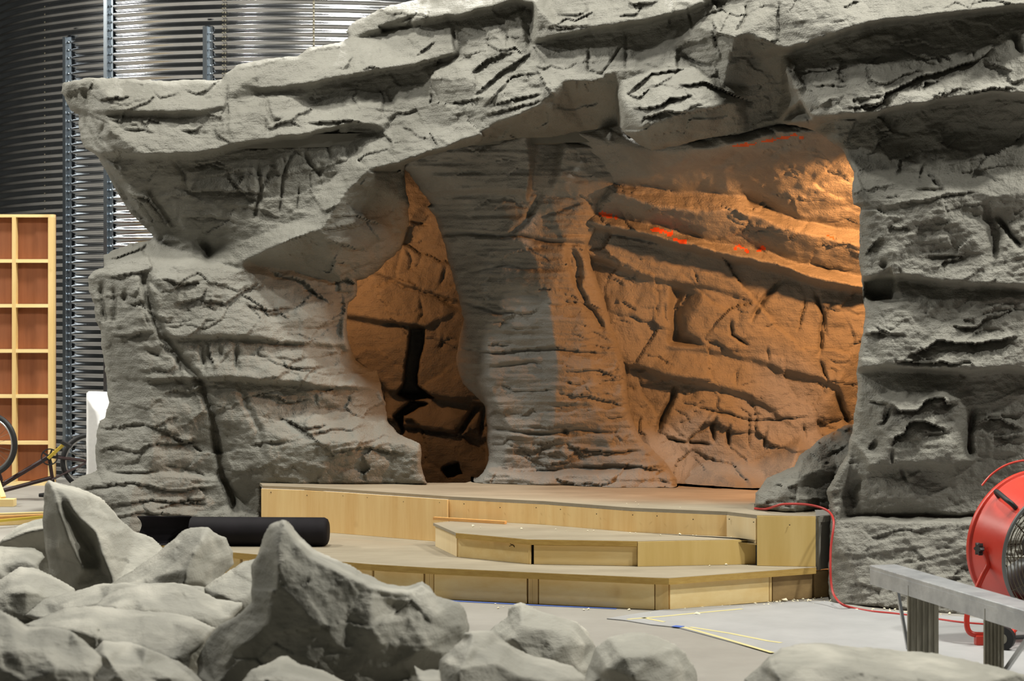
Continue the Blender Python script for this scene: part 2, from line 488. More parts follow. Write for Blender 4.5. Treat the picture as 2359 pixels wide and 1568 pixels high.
# ================================================================ ROCK ARCH
def D0(px): return np.interp(px, [100, 900, 1300, 1800, 1930, 2360], [15.6, 15.2, 14.3, 13.1, 12.85, 12.35])
OUT = [(145,192),(170,186),(205,178),(260,180),(330,183),(380,186),(450,184),(512,184),(520,170),(548,148),(575,142),(640,132),(690,127),(712,108),
 (745,104),(790,96),(803,84),(795,72),(812,52),(850,35),(880,18),(930,6),(960,-2),(1000,-40),(2460,-40),(2460,1440),
 (2200,1430),(2000,1430),(1915,1430),(1908,1340),(1912,1250),(1912,1195),(1905,1130),(1950,1050),(1966,980),(1975,900),(1974,850),(1984,780),(1994,720),(1990,690),(1984,650),(1978,600),(1981,500),(1985,480),
 (1966,470),(1962,440),(1968,395),(1940,345),(1905,318),(1870,300),(1830,287),(1790,286),(1720,305),(1640,316),(1560,336),(1500,346),(1470,330),(1440,310),(1428,290),
 (1350,301),(1250,318),(1140,325),(1080,337),(1000,354),(932,380),(935,440),(943,470),(940,520),(925,575),(890,600),(870,625),(845,638),(822,645),(823,680),(800,700),(798,740),(803,790),
 (820,830),(845,845),(868,850),(880,895),(888,930),(895,970),(920,1000),(968,1020),(972,1080),(985,1118),(605,1120),(604,1190),(600,1310),(130,1310),(150,1120),(185,1098),
 (222,1085),(220,1040),(222,1000),(230,970),(243,960),(250,930),(248,890),(240,840),(235,800),(232,760),(222,740),(215,700),(205,670),(204,640),(215,624),(240,615),(240,587),(262,575),(300,560),
 (345,553),(352,545),(330,520),(300,490),(280,460),(255,420),(236,380),(225,362),(196,342),(186,320),(183,290),(182,262),(165,255),(150,230),(143,210)]
arch = thing('rock_arch', 'large carved grey artificial rock arch framing the warm-lit cave', 'rock arch', onz(1200, 1300, 0))
R = Rock(OUT, seed=1)
R.macro(
 steps=[
  [(150,250,.50,.56),(200,257,.30,.38),(245,260,-.03,.06),(330,260,-.05,.07),(400,264,-.05,.08),(460,258,-.04,.06),(520,245,.0,.03)],
  [(190,335,.50,.55),(235,356,.15,.25),(330,360,-.08,.12),(430,360,-.08,.15),(520,345,-.10,.16),(620,325,-.10,.18),(720,310,-.10,.2),(810,288,-.07,.18),(870,293,.0,.1)],
  [(600,207,.1,.15),(700,197,.03,.16),(790,182,-.02,.2),(870,166,-.04,.2),(960,150,-.06,.2),(1045,128,-.05,.12)],
  [(855,72,.22,.3),(945,56,.0,.2),(1050,38,-.04,.2),(1120,22,-.04,.2),(1190,3,-.04,.2)],
  [(1240,96,-.06,.1),(1300,82,-.1,.14),(1360,68,-.1,.16),(1420,62,-.1,.18),(1500,48,-.1,.2),(1580,30,-.06,.2),(1640,0,-.05,.15)],
  [(1820,118,-.12,.18),(1860,105,-.17,.16),(1930,82,-.22,.12),(2000,58,-.22,.12),(2100,46,-.22,.12),(2200,32,-.22,.12),(2330,20,-.22,.08),(2455,5,-.2,.08)],
  [(1868,275,-.1,.05),(1920,272,-.16,.14),(2000,264,-.2,.18),(2100,247,-.2,.18),(2200,230,-.2,.18),(2300,216,-.17,.16),(2455,235,-.15,.12)],
  [(1988,640,-.04,.16),(2060,640,-.1,.14),(2120,645,-.12,.08),(2200,655,-.12,.02),(2280,660,-.13,.02),(2455,665,-.13,.02)],
  [(1976,852,-.1,.04),(2040,848,-.13,.06),(2100,850,-.14,.06),(2220,858,-.14,.06),(2320,850,-.14,.05),(2455,862,-.13,.05)],
  [(2000,1076,-.12,-.03),(2100,1072,-.14,-.04),(2200,1075,-.13,-.04),(2245,1060,-.05,.02)],
  [(300,776,.1,.12),(380,780,.02,.06),(520,775,-.03,.03),(600,782,.02,.07),(700,790,.12,.16),(790,800,.35,.4)],
  [(250,868,.33,.34),(340,875,.03,.07),(540,872,-.06,.03),(640,880,-.05,.06),(720,888,.0,.07),(800,893,.2,.26)],
  [(250,1088,.22,.15),(330,1088,.0,-.05),(400,1092,.06,.0),(500,1100,.14,.05)],
 ],
 ridges=[
  [(480,604,.22),(560,600,.12),(640,562,-.10),(740,527,-.18),(768,485,-.18),(800,440,-.18),(850,390,-.22),(930,374,-.24),(1010,345,-.22),(1060,325,-.22),(1100,310,-.22),(1150,280,-.22),(1200,262,-.22),(1250,238,-.22),(1258,212,-.2),(1300,188,-.14),(1370,184,-.08),(1415,180,.02)],
  [(500,570,.38),(600,540,.15),(700,503,.08),(735,450,.08),(790,382,.08),(850,325,.05),(890,300,.03),(960,284,.0),(1010,281,-.02),(1035,300,-.08)],
  [(590,607,.25),(700,628,.4),(790,652,.5),(880,612,.55),(925,575,.6),(940,480,.6),(938,392,.5)],
  [(1000,358,.15),(1080,338,.3),(1140,328,.4),(1250,320,.55),(1350,302,.65),(1415,288,.65)],
  [(1424,200,.08),(1424,240,.30),(1422,285,.58)],
  [(1432,195,.0),(1430,235,-.2),(1436,270,-.18),(1432,300,-.08),(1450,318,-.05)],
  [(1480,290,-.38),(1560,265,-.36),(1620,248,-.28),(1690,236,.05)],
  [(1500,345,.0),(1560,336,.15),(1640,316,.28),(1700,300,.38)],
  [(1222,14,.24),(1222,104,.2)], [(1234,8,-.06),(1234,94,-.06)],
  [(1968,400,.08),(2050,376,.12),(2170,342,.13),(2455,322,.12)],
  [(1970,446,-.05),(2000,462,-.1),(2150,452,-.1),(2455,446,-.07)],
  [(1988,700,.02),(2080,694,-.05),(2200,692,-.05),(2455,684,-.05)],
  [(1994,690,.2),(2020,688,.24),(2052,680,.2)],
  [(1950,1183,.04),(2040,1186,.0),(2200,1189,-.02),(2455,1185,-.02)],
  [(1925,1200,-.08),(2050,1202,-.14),(2240,1202,-.14),(2455,1200,-.14)],
  [(1915,1390,-.18),(2000,1392,-.3),(2200,1410,-.34),(2455,1425,-.34)],
  [(215,628,.34),(345,612,.14),(480,612,.12),(560,620,.15)],
  [(210,645,.36),(335,640,.02),(480,645,.05),(600,650,.2),(700,660,.35),(800,680,.55)],
  [(240,590,.48),(345,556,.52),(420,578,.42),(485,604,.3)],
 ],
 points=[(140,180,.5),(148,205,.42),(175,188,.3),(205,178,.28),(245,215,.02),(260,180,.16),(400,185,.16),(518,184,.16),(250,300,.0),(400,310,-.02),
  (700,108,.22),(800,60,.34),(530,155,.2),(800,-40,.5),(1000,-40,.4),(1250,-40,.25),(1500,-40,.15),(1800,-40,.05),(2100,-40,.06),(2455,-40,.06),(800,90,.25),(640,135,.2),(560,190,.08),
  (225,366,.4),(260,430,.5),(300,490,.56),(350,545,.56),(310,450,.28),(280,400,.22),(450,430,.2),(600,430,.12),(680,400,.1),(420,530,.36),(520,520,.25),
  (520,230,.05),(620,260,.0),(720,235,.16),(720,260,.06),(900,225,.16),(900,260,.06),(1000,250,.02),(1020,200,-.06),(1050,150,-.02),(1120,200,-.12),(1200,150,-.04),(1200,210,-.16),(1060,118,.1),(1215,112,.1),
  (1270,112,.08),(1340,140,0),(1400,120,.08),(1420,165,-.03),(1550,110,.12),(1480,110,.16),(1500,160,.02),(1600,150,.1),
  (1600,60,.02),(1690,85,-.24),(1715,72,-.2),(1795,108,-.12),(1790,20,-.06),(1750,5,.04),(1650,-20,.12),(1640,110,.02),
  (1740,130,.16),(1800,128,.2),(1800,200,.5),(1850,250,.42),(1790,283,.6),(1870,298,.5),(1720,200,.3),(1720,295,.48),
  (1520,215,-.28),(1600,200,-.22),(1670,190,.05),(1500,175,-.1),(1600,165,.0),(1440,310,-.1),
  (1812,135,.12),(1818,180,.02),(1846,230,-.02),(2000,180,-.08),(2200,130,-.03),(2330,110,-.05),(2340,160,-.1),
  (1905,318,.32),(1935,345,.26),(2080,330,.2),(2200,300,.22),
  (1984,560,-.02),(2060,560,-.1),(2250,560,-.09),(2300,520,.0),(2340,500,-.05),(2200,600,-.08),
  (1984,780,-.02),(2060,760,-.1),(2250,760,-.1),
  (1976,935,.0),(2050,930,-.08),(2200,920,-.1),(2240,930,.0),(2359,950,-.03),(1968,1010,.03),(2040,1050,-.14),(2190,1050,-.16),(2255,1050,.03),(2359,1060,.0),(2100,1150,-.06),(2000,1140,-.02),(2200,1140,-.01),(2359,1140,.0),
  (240,700,.3),(235,790,.32),(340,720,.03),(345,800,.06),(450,720,.0),(600,740,.05),(700,740,.2),(780,760,.45),(790,850,.35),(865,858,.6),(870,900,.5),
  (225,1000,.32),(225,1060,.32),(350,1000,.02),(350,1060,-.02),(490,1000,.1),(500,940,.06),(600,1000,.0),(640,930,.08),(700,940,.12),(800,950,.22),(885,960,.5),
  (620,1060,-.06),(720,1018,-.12),(830,1018,-.10),(900,1018,.02),(960,1032,.1),(965,1080,.12),(960,1112,.1),(800,1112,.0),(700,1112,-.05),(605,1115,.0),(550,1150,.2),
  (150,1130,.3),(160,1290,.25),(300,1140,-.1),(300,1290,-.25),(480,1180,.02),(480,1290,-.1),(590,1190,.1),(590,1290,.0)])
# --- sculpted ledges and cracks
for pts, d, L in [
  ([(207,215),(230,232),(262,222),(295,225),(302,235)], .06, 10), ([(280,297),(330,297),(356,306)], .03, 9), ([(415,303),(450,300),(468,284)], .04, 9), ([(350,205),(370,225),(420,215)], .025, 10),
  ([(425,437),(545,440),(605,446)], .07, 16), ([(400,368),(428,400),(432,442)], .05, 14), ([(432,388),(480,372),(532,392)], .05, 14), ([(255,772),(300,770),(352,766)], .05, 10), ([(300,700),(332,694)], .04, 8), ([(370,640),(420,655),(470,650)], .06, 16), ([(560,700),(620,715),(690,705)], .04, 14), ([(640,960),(700,985),(760,980)], .05, 14), ([(760,1040),(850,1030),(930,1045)], .04, 10), ([(415,497),(475,497),(520,500)], .04, 8), ([(280,430),(330,470),(370,530)], .06, 12), ([(300,455),(340,455),(375,500),(400,540)], .07, 12), ([(430,380),(500,368),(540,390)], .05, 14),
  ([(330,873),(470,870),(545,870),(640,882),(800,893)], .04, 12), ([(380,780),(520,775),(600,782),(700,792)], .04, 10),
  ([(230,985),(320,975),(420,1000)], .035, 14), ([(225,1040),(260,1030),(340,1040)], .03, 10), ([(300,1045),(350,1025),(480,1015)], .035, 12), ([(255,1085),(330,1088),(365,1080)], .05, 10),
  ([(190,1125),(300,1110),(400,1130),(500,1120)], .04, 10), ([(230,1165),(350,1150),(480,1160)], .04, 10), ([(200,1200),(330,1180),(460,1190)], .03, 10),
  ([(580,905),(640,910),(660,925),(720,915)], .04, 12), ([(450,690),(520,700),(560,670),(600,650)], .04, 12), ([(400,700),(460,690),(480,660)], .05, 12), ([(480,780),(490,860)], .05, 12),
  ([(240,640),(330,625),(345,612)], .04, 10), ([(250,600),(330,570),(350,553)], .05, 8), ([(620,620),(700,650),(760,700)], .05, 14),
  ([(635,590),(700,585),(760,600),(830,610)], .05, 12), ([(700,560),(760,555),(850,580)], .05, 10), ([(760,500),(820,495),(880,520)], .04, 12), ([(650,560),(690,545),(740,540)], .04, 6),
  ([(720,195),(850,172),(960,150),(1045,128)], .04, 8), ([(955,132),(985,105),(1003,92)], .05, 9), ([(710,280),(800,275),(860,290)], .06, 12), ([(700,215),(760,210),(850,200)], .02, 8),
  ([(1080,175),(1125,135),(1185,118)], .07, 12), ([(1090,222),(1160,160),(1225,118)], .07, 12), ([(1030,237),(1075,232),(1115,224)], .06, 10), ([(1115,265),(1200,242),(1250,230)], .05, 8), ([(1125,245),(1190,225),(1250,215)], .05, 8), ([(1110,250),(1180,175),(1245,165)], .04, 12),
  ([(880,300),(905,330),(890,350)], .04, 10), ([(985,300),(1010,340)], .05, 9),
  ([(1280,30),(1330,35),(1360,20)], .05, 10), ([(1420,40),(1470,30),(1480,10)], .05, 10), ([(1250,60),(1290,66),(1340,60)], .03, 8),
  ([(1440,225),(1500,170),(1580,160)], .07, 10), ([(1455,250),(1520,245),(1545,225),(1600,220)], .08, 12), ([(1480,275),(1540,255),(1600,262),(1680,240)], .08, 12), ([(1560,200),(1620,190),(1680,215),(1740,235)], .08, 14), ([(1500,310),(1560,300),(1640,310)], .05, 10), ([(1440,215),(1470,225),(1500,200)], .06, 8),
  ([(1985,252),(2030,237),(2040,216),(2085,196),(2112,180),(2190,160),(2250,140),(2292,106)], .09, 13), ([(2118,218),(2132,192),(2170,186)], .05, 10), ([(2160,240),(2178,205)], .05, 9), ([(1830,166),(1880,165),(1942,150)], .045, 10), ([(1950,250),(2000,240),(2050,232)], .05, 8), ([(2220,215),(2280,205),(2345,200)], .05, 8), ([(1860,200),(1910,198),(1960,195)], .03, 8),
  ([(2050,925),(2075,950),(2110,945),(2137,920),(2172,914),(2186,932),(2208,920)], .1, 13), ([(2052,1030),(2060,1008),(2082,1000),(2096,973),(2132,970),(2182,992)], .1, 13),
  ([(2093,815),(2130,805),(2165,785),(2250,790),(2345,775)], .1, 14), ([(2190,750),(2250,753),(2292,718)], .06, 10), ([(2010,748),(2050,770),(2090,772)], .04, 12), ([(1985,775),(2020,765),(2055,775)], .06, 10), ([(2060,830),(2150,835),(2220,838)], .07, 8),
  ([(2130,592),(2180,588),(2230,590)], .04, 8), ([(2060,470),(2150,455),(2260,440)], .03, 10), ([(1990,590),(2010,560),(2035,545)], .06, 10), ([(2250,975),(2300,965),(2359,990)], .07, 14), ([(2280,1010),(2359,1005)], .05, 10), ([(2000,925),(2050,925)], .05, 8), ([(2020,980),(2040,960),(2055,930)], .06, 10), ([(2000,1035),(2020,1010)], .05, 10),
  ([(1640,40),(1650,75),(1700,90)], .06, 8), ([(1690,75),(1715,30),(1720,5)], .07, 9), ([(1700,80),(1750,95),(1795,110)], .06, 8), ([(1570,120),(1600,140),(1640,150)], .06, 12), ([(1680,100),(1690,130),(1760,125)], .06, 12),
 ]: R.lip(pts, d, L)
for pts, d, w in [
  ([(325,622),(345,700),(370,770),(420,832),(465,880),(492,960),(510,1080),(548,1190)], .11, 9), ([(190,268),(222,340),(252,356)], .06, 5), ([(208,260),(232,320),(250,340)], .05, 5), ([(172,190),(180,230),(195,250)], .035, 6), ([(160,200),(168,235)], .025, 5), ([(192,185),(200,225),(212,250)], .03, 6), ([(232,640),(236,690),(238,745)], .05, 6), ([(262,650),(266,700),(258,760)], .05, 6), ([(290,655),(288,705)], .05, 7), ([(312,690),(330,700),(345,760)], .03, 4), ([(270,400),(300,470),(360,540)], .06, 7), ([(330,420),(362,470),(412,532)], .06, 7), ([(250,380),(275,430),(300,480)], .05, 6), ([(540,785),(548,868)], .05, 5), ([(462,785),(470,865)], .04, 5), ([(505,790),(512,830)], .03, 6), ([(245,270),(232,310),(250,352)], .06, 6),
  ([(625,388),(602,430),(605,480)], .05, 5), ([(680,338),(652,400),(645,500)], .04, 3.5), ([(700,340),(715,380),(735,400),(742,370)], .05, 5), ([(735,320),(755,335),(758,370)], .04, 4), ([(690,420),(680,500)], .03, 3), ([(590,370),(598,440),(590,510)], .05, 5), ([(650,345),(660,420)], .025, 3),
  ([(520,180),(525,260),(525,320)], .03, 3), ([(612,270),(620,320)], .03, 4), ([(610,225),(630,280),(660,270)], .04, 4),
  ([(870,190),(882,230),(880,280)], .03, 3), ([(990,180),(1005,220),(1012,245)], .035, 3), ([(1045,50),(1050,125)], .05, 4), ([(1170,60),(1165,115)], .03, 3), ([(1128,75),(1128,118)], .025, 3), ([(1225,0),(1230,95)], .08, 5),
  ([(1350,0),(1355,62)], .03, 3), ([(1355,100),(1355,160),(1385,170),(1420,130),(1440,90)], .035, 3), ([(1440,60),(1445,175)], .03, 4), ([(1580,0),(1600,80)], .03, 3), ([(1795,0),(1795,105)], .04, 3), ([(1640,60),(1655,130)], .04, 4),
  ([(2290,488),(2320,530),(2362,578)], .08, 6), ([(2130,372),(2112,430)], .05, 4), ([(2130,395),(2172,440)], .05, 5), ([(2105,440),(2180,438)], .04, 4), ([(2330,60),(2345,110),(2362,130)], .07, 7), ([(2160,130),(2165,152)], .04, 4), ([(2245,115),(2240,140)], .03, 3),
  ([(2245,935),(2232,1000),(2235,1060)], .12, 8), ([(2050,930),(2030,975)], .06, 6), ([(2054,1030),(2055,1070)], .04, 4), ([(2075,1075),(2090,1110)], .04, 4), ([(1990,1095),(1965,1130),(1968,1180)], .07, 8), ([(1990,480),(1985,640)], .03, 8), ([(2270,460),(2285,520),(2290,600)], .06, 10),
  ([(1935,1190),(2050,1186),(2200,1188),(2300,1186)], .07, 4), ([(2025,610),(2050,608)], .05, 9), ([(480,610),(478,575),(460,540)], .1, 10), ([(550,872),(560,920),(600,990),(605,1060)], .04, 8), ([(380,680),(350,650),(330,625)], .06, 9), ([(415,830),(420,880)], .04, 5), ([(330,800),(380,830)], .04, 6),
 ]: R.crack(pts, d, w)
R.pit([(1992,648),(2052,620),(2060,640),(2052,690),(2010,692),(1995,680)], .12, 10)
R.pit([(872,60),(950,36),(948,62),(880,72)], .1, 8)
def s_ang(x, y):
    if x > 1880: return -.06
    if y < 350 and x > 500: return -.22
    return .0
R.chips(80, s_ang, (.012, .035), (30, 120), (5, 12), seed=2)
R.chips(40, s_ang, (.01, .03), (60, 200), (4, 8), seed=3, spread=.1)
rot = -.15
U, V = R.X * math.cos(rot) + R.Y * math.sin(rot), -R.X * math.sin(rot) + R.Y * math.cos(rot)
fv, fe = facets((U + 14 * fbm(U / 60, V / 60, 5)) / 95, (V + 14 * fbm(U / 60, V / 60, 6)) / 48, 3, .6)
calm = np.clip(.45 + .6 * fbm(R.X / 200, R.Y / 160, 77, 2), .15, 1)
upper = np.clip((720 - R.Y) / 500, np.where(R.X < 1000, .75, .3), 1)
R.D += .075 * fv * calm * upper
fv2, fe2 = facets(U / 42, V / 24, 9, .5)
R.D += .016 * fv2 * calm * upper
R.D += .035 * fbm(R.X / 85, R.Y / 60, 11, 4) + .016 * fbm(U / 70, V / 9, 21, 3) * calm + .008 * fbm(R.X / 12, R.Y / 10, 31, 3)
LP = [(120,606),(345,606),(480,609),(590,608),(700,628),(790,655),(1010,640),(1010,1450),(100,1450)]
RP = [(1800,122),(1860,107),(1930,82),(2000,58),(2100,46),(2200,32),(2330,20),(2480,4),(2480,1460),(1880,1460),(1880,320),(1862,262),(1842,228),(1812,182)]
HB = [(1418,196),(1500,158),(1600,152),(1680,178),(1745,235),(1700,300),(1560,350),(1480,350),(1415,300)]
R.solid('lintel', M['rock'], arch, D0, .3, (12, .10), [('pillar', LP), ('pillar', RP), ('hanging_boulder', HB)])
print('arch', R.X.shape)

# --- rubble boulder at the foot of the right pillar, standing on the stage deck
B = Rock([(1737,1172),(1741,1135),(1770,1100),(1830,1074),(1842,1050),(1890,1010),(1950,978),(1985,976),(2010,1060),(2000,1185),(1900,1184),(1800,1182)], seed=8)
B.macro(points=[(1737,1172,0),(1741,1135,.05),(1770,1100,.1),(1800,1130,-.1),(1800,1175,-.12),(1830,1074,.15),(1880,1080,-.02),(1880,1170,-.12),(1842,1050,.2),(1890,1010,.25),(1950,978,.25),(1940,1070,-.02),(1990,976,.2),(1990,1180,0)])
B.D += .035 * fbm(B.X / 45, B.Y / 40, 4, 3) + .01 * fbm(B.X / 11, B.Y / 10, 5, 3) + .03 * facets(B.X / 40, B.Y / 34, 2)[0]
B.chips(14, -.2, (.01, .03), (20, 50), (4, 8), seed=4)
tag(B.solid('rock_boulder', M['rock'], None, lambda x: np.interp(x, [1840, 1925], [13.2, 13.42]), .3, (14, .12), zmin=.522, loc=onz(1850, 1176, .52))[0], 'rough grey boulder heaped on the stage deck against the right pillar', 'rock')

# ================================================================ CAVE: column and back wall
C = Rock([(925,300),(1000,300),(1440,300),(1432,345),(1428,420),(1386,460),(1377,520),(1352,570),(1362,610),(1392,690),(1416,770),(1440,840),(1446,900),(1452,950),(1476,1010),(1530,1060),(1556,1100),(1562,1126),(1562,1140),(1085,1135),(1085,1112),
  (1112,1090),(1126,1060),(1121,1000),(1116,932),(1066,882),(1050,832),(1056,790),(1069,735),(1046,650),(1031,590),(1016,540),(1001,500),(985,478),(995,470),(930,385)], seed=20, warp=(4, 40))
C.macro(steps=[[(1095,1078,.2,.12),(1150,1082,.1,-.02),(1250,1088,.04,-.1),(1330,1085,.02,-.1),(1420,1090,-.02,-.12)], [(985,450,.35,.42),(1060,442,.15,.25),(1140,440,-.05,.1),(1205,440,-.22,-.02)]],
  ridges=[[(1210,310,-.32),(1222,380,-.3),(1215,438,-.28)], [(1190,540,.02),(1235,600,-.02),(1268,700,-.06),(1284,850,-.06),(1275,980,-.06),(1268,1074,-.02)],
   [(1238,315,-.12),(1232,380,-.08),(1212,470,.02)], [(1288,320,-.1),(1275,400,-.1),(1265,450,-.05)], [(1302,330,-.26),(1290,400,-.22)]],
  points=[(930,300,.1),(935,370,.1),(1000,480,.5),(1045,650,.5),(1068,735,.45),(1050,830,.5),(1115,930,.32),(1125,1060,.26),(1085,1115,.1),(1100,350,-.05),(1430,345,-.12),(1425,430,.0),(1380,470,.16),(1350,570,.2),(1340,460,.0),(1300,560,.05),
   (1390,690,.28),(1440,850,.22),(1475,1010,.16),(1530,1060,.08),(1558,1125,-.05),(1100,600,.24),(1120,750,.2),(1130,900,.14),(1180,1000,.05),(1340,700,.08),(1360,850,.05),(1380,980,.03),(1420,1060,.0),(1250,1116,-.16),(1110,1116,.0),(1420,1124,-.2)])
for pts, d, w in [([(1000,541),(1060,536),(1200,545),(1260,556),(1352,562)], .06, 5), ([(1247,440),(1212,508),(1165,545)], .06, 6), ([(1308,570),(1325,640),(1350,700),(1395,762)], .07, 6), ([(1310,560),(1330,600),(1335,660)], .08, 8), ([(1055,690),(1150,720),(1200,715)], .03, 4), ([(1240,500),(1330,470),(1350,460)], .04, 5), ([(1060,630),(1160,612),(1300,625)], .025, 4), ([(1140,845),(1230,835),(1260,850)], .03, 4), ([(1120,990),(1250,1000),(1330,990),(1440,1000)], .04, 4), ([(1310,1000),(1295,985)], .05, 6)]: C.crack(pts, d, w)
for pts, d, L in [([(1290,690),(1360,700),(1395,720)], .03, 10), ([(1050,800),(1150,812),(1260,800),(1400,812)], .035, 8), ([(1300,855),(1380,850),(1430,870)], .03, 10), ([(1280,905),(1350,910),(1440,935)], .03, 9), ([(1130,1075),(1200,1085),(1300,1080)], .03, 6), ([(1300,1030),(1400,1040),(1480,1035)], .04, 8), ([(1330,1075),(1440,1070),(1530,1085)], .04, 8), ([(950,360),(1060,375),(1200,365)], .04, 12)]: C.lip(pts, d, L)
C.chips(110, .02, (.008, .028), (40, 130), (4, 9), seed=6, spread=.12)
C.D += .022 * fbm(C.X / 130, C.Y / 11, 12, 4) + .025 * fbm(C.X / 70, C.Y / 50, 13, 3) + .006 * fbm(C.X / 11, C.Y / 9, 14, 3)
tag(C.solid('rock_column', M['cave'], None, lambda x: np.interp(x, [900, 1250, 1600], [15.3, 15.3, 14.95]), .4, (16, .12), zmin=.522, loc=onz(1260, 1117, .52))[0],
    'wide layered rock column standing in the middle of the cave, half in shadow', 'rock column')

W = Rock([(700,300),(1370,300),(1400,276),(1470,255),(1600,240),(2130,240),(2130,1150),(1200,1150),(1200,1130),(700,1130)], seed=30, step=3.5, warp=(6, 40))
W.macro(steps=[
   [(1350,590,-.05,.06),(1490,640,-.05,.05),(1580,655,-.04,.05),(1700,682,-.02,.03)],
   [(1400,830,-.04,.03),(1490,853,-.04,.05),(1560,875,-.06,.06),(1648,890,-.05,.04),(1760,930,-.03,.03)],
   [(1540,798,-.03,.02),(1636,807,-.02,.03),(1715,825,-.02,.03),(1805,853,-.03,.03),(1930,887,-.03,.04)],
   [(850,625,-.03,.03),(932,660,-.04,.04),(990,676,-.04,.05),(1070,700,-.04,.05)], [(850,738,-.04,.06),(937,752,-.04,.07),(985,757,-.04,.04)], [(900,905,-.03,.05),(975,910,-.03,.07),(1023,918,-.04,.06),(1120,936,-.04,.05)], [(910,985,-.06,.02),(1000,990,-.06,.0),(1120,1012,-.06,.0)],
  ],
  ridges=[
   [(1370,487,-.18),(1520,521,-.2),(1640,560,-.22),(1760,574,-.22),(1820,600,-.22),(1990,634,-.24),(2130,650,-.24)],
   [(1370,513,-.32),(1520,546,-.34),(1580,563,-.36),(1700,592,-.36),(1790,607,-.36),(1880,644,-.36),(1990,662,-.36),(2130,680,-.36)],
   [(1372,528,-.05),(1520,560,-.05),(1580,578,-.05),(1700,606,-.05),(1790,624,-.05),(1880,660,-.03),(1990,678,-.03),(2130,700,-.03)],
   [(1410,418,-.40),(1520,434,-.40),(1600,440,-.40),(1700,448,-.42),(1790,485,-.42),(1830,502,-.42),(1985,532,-.42),(2130,560,-.42)],
   [(1410,442,-.50),(1500,470,-.50),(1600,488,-.52),(1690,482,-.52),(1760,505,-.54),(1815,530,-.54),(1900,548,-.54),(1985,566,-.54),(2130,600,-.54)],
   [(1420,330,-.75),(1500,345,-1.15),(1600,346,-1.55),(1700,330,-1.75),(1850,305,-1.85),(2000,315,-1.75)],
   [(1500,405,-.72),(1640,380,-1.05),(1740,330,-1.6),(1800,305,-1.8)], [(1515,398,-.80),(1650,372,-1.2),(1735,322,-1.75)],
   [(1815,447,-.72),(1900,428,-.88),(1990,418,-.94)], [(1815,438,-.74),(1900,419,-.9),(1990,409,-.96)], [(1840,500,-.50),(1900,492,-.58),(1990,482,-.64)], [(1842,492,-.51),(1900,484,-.59),(1990,474,-.65)],
   [(1540,660,.02),(1540,790,.0)], [(1556,668,.22),(1552,780,.2)], [(1620,676,.0),(1580,760,.02)]],
  points=[(2120,250,-1.8),(1400,290,-.6),(1500,270,-1.1),(1300,300,-.5),(1300,500,-.1),(700,250,-.3),(1000,300,-.3),(1000,440,-.08),(700,600,.0),(950,560,.02),(1050,600,.0),(1700,750,.0),(1900,750,.0),(2000,750,0),(1450,720,-.02),(1470,960,.0),(1700,960,-.02),(1850,1000,.0),(1940,1010,.0),(1960,960,.14),(1740,1142,-.85),(1800,1142,-.9),(1600,1060,-.06),(1740,1070,-.06),(1900,1060,-.05),(1550,1136,-.35),(2100,1140,-.9),(1000,830,.0),(900,800,0),(1050,960,-.04),(1060,1060,-.08),(720,1120,0)])
for pts, d, w in [([(1558,886),(1539,936),(1512,1002)], .2, 9), ([(1806,638),(1763,686),(1727,741)], .12, 8), ([(1878,668),(1897,735),(1890,820)], .12, 6), ([(1860,674),(1848,720),(1836,771)], .08, 4), ([(1685,728),(1687,771),(1727,795)], .09, 5), ([(1648,953),(1640,985),(1645,1022)], .12, 6), ([(1681,974),(1678,1034)], .14, 6), ([(1727,940),(1724,1036)], .06, 4), ([(1770,976),(1758,1040)], .06, 4), ([(1850,960),(1855,1030)], .06, 4),
   ([(1530,1010),(1570,1019),(1642,1025)], .1, 5), ([(1597,935),(1655,950),(1745,970),(1866,958)], .06, 4), ([(1890,820),(1900,860),(1915,885)], .09, 5), ([(1930,690),(1900,720),(1905,780)], .05, 4), ([(1770,790),(1772,840)], .05, 4), ([(1700,840),(1695,890)], .05, 4), ([(1580,1030),(1560,1120)], .04, 4), ([(1925,900),(1945,960),(1955,985)], .16, 10), ([(1450,850),(1500,852)], .07, 5), ([(1595,620),(1610,660)], .05, 4), ([(1545,800),(1530,690)], .04, 5), ([(1470,620),(1455,640)], .05, 5),
   ([(932,505),(993,522)], .1, 6), ([(938,570),(945,600),(940,625)], .06, 4), ([(1030,610),(1010,660)], .08, 5), ([(870,632),(932,660),(1059,700)], .08, 5), ([(965,680),(975,720),(960,750)], .05, 5), ([(1105,932),(1075,975),(1050,1005)], .2, 10), ([(1115,933),(1106,1010)], .16, 7), ([(885,895),(890,960)], .08, 5), ([(1022,770),(1010,810)], .05, 4), ([(870,742),(990,760)], .1, 6), ([(910,1010),(930,985),(1060,1000)], .1, 6)]: W.crack(pts, d * .75, w * .62)
W.pit([(942,758),(977,758),(962,885),(1000,916),(950,922),(914,905),(932,885)], .45, 6)
W.pit([(908,960),(945,925),(985,930),(930,960),(925,990)], .3, 8)
W.pit([(1020,1078),(1054,1068),(1062,1092),(1030,1100)], .3, 8)
for pts, w in [([(1380,490),(1420,500)], 4), ([(1500,528),(1545,535)], 5), ([(1555,545),(1575,556)], 8), ([(1690,570),(1700,562),(1720,575)], 4), ([(1745,575),(1762,570)], 4), ([(1685,336),(1750,325),(1830,313)], 4), ([(1830,313),(1850,318)], 5), ([(1905,540),(1918,545)], 6)]: W.spray(pts, w)
W.chips(70, .22, (.012, .04), (40, 150), (5, 11), where=[(1380,260),(2000,260),(2000,640),(1380,480)], seed=11, spread=.15)
W.chips(60, .25, (.01, .03), (30, 90), (4, 9), where=[(1360,560),(2000,700),(2000,1130),(1400,1130)], seed=12, spread=.5)
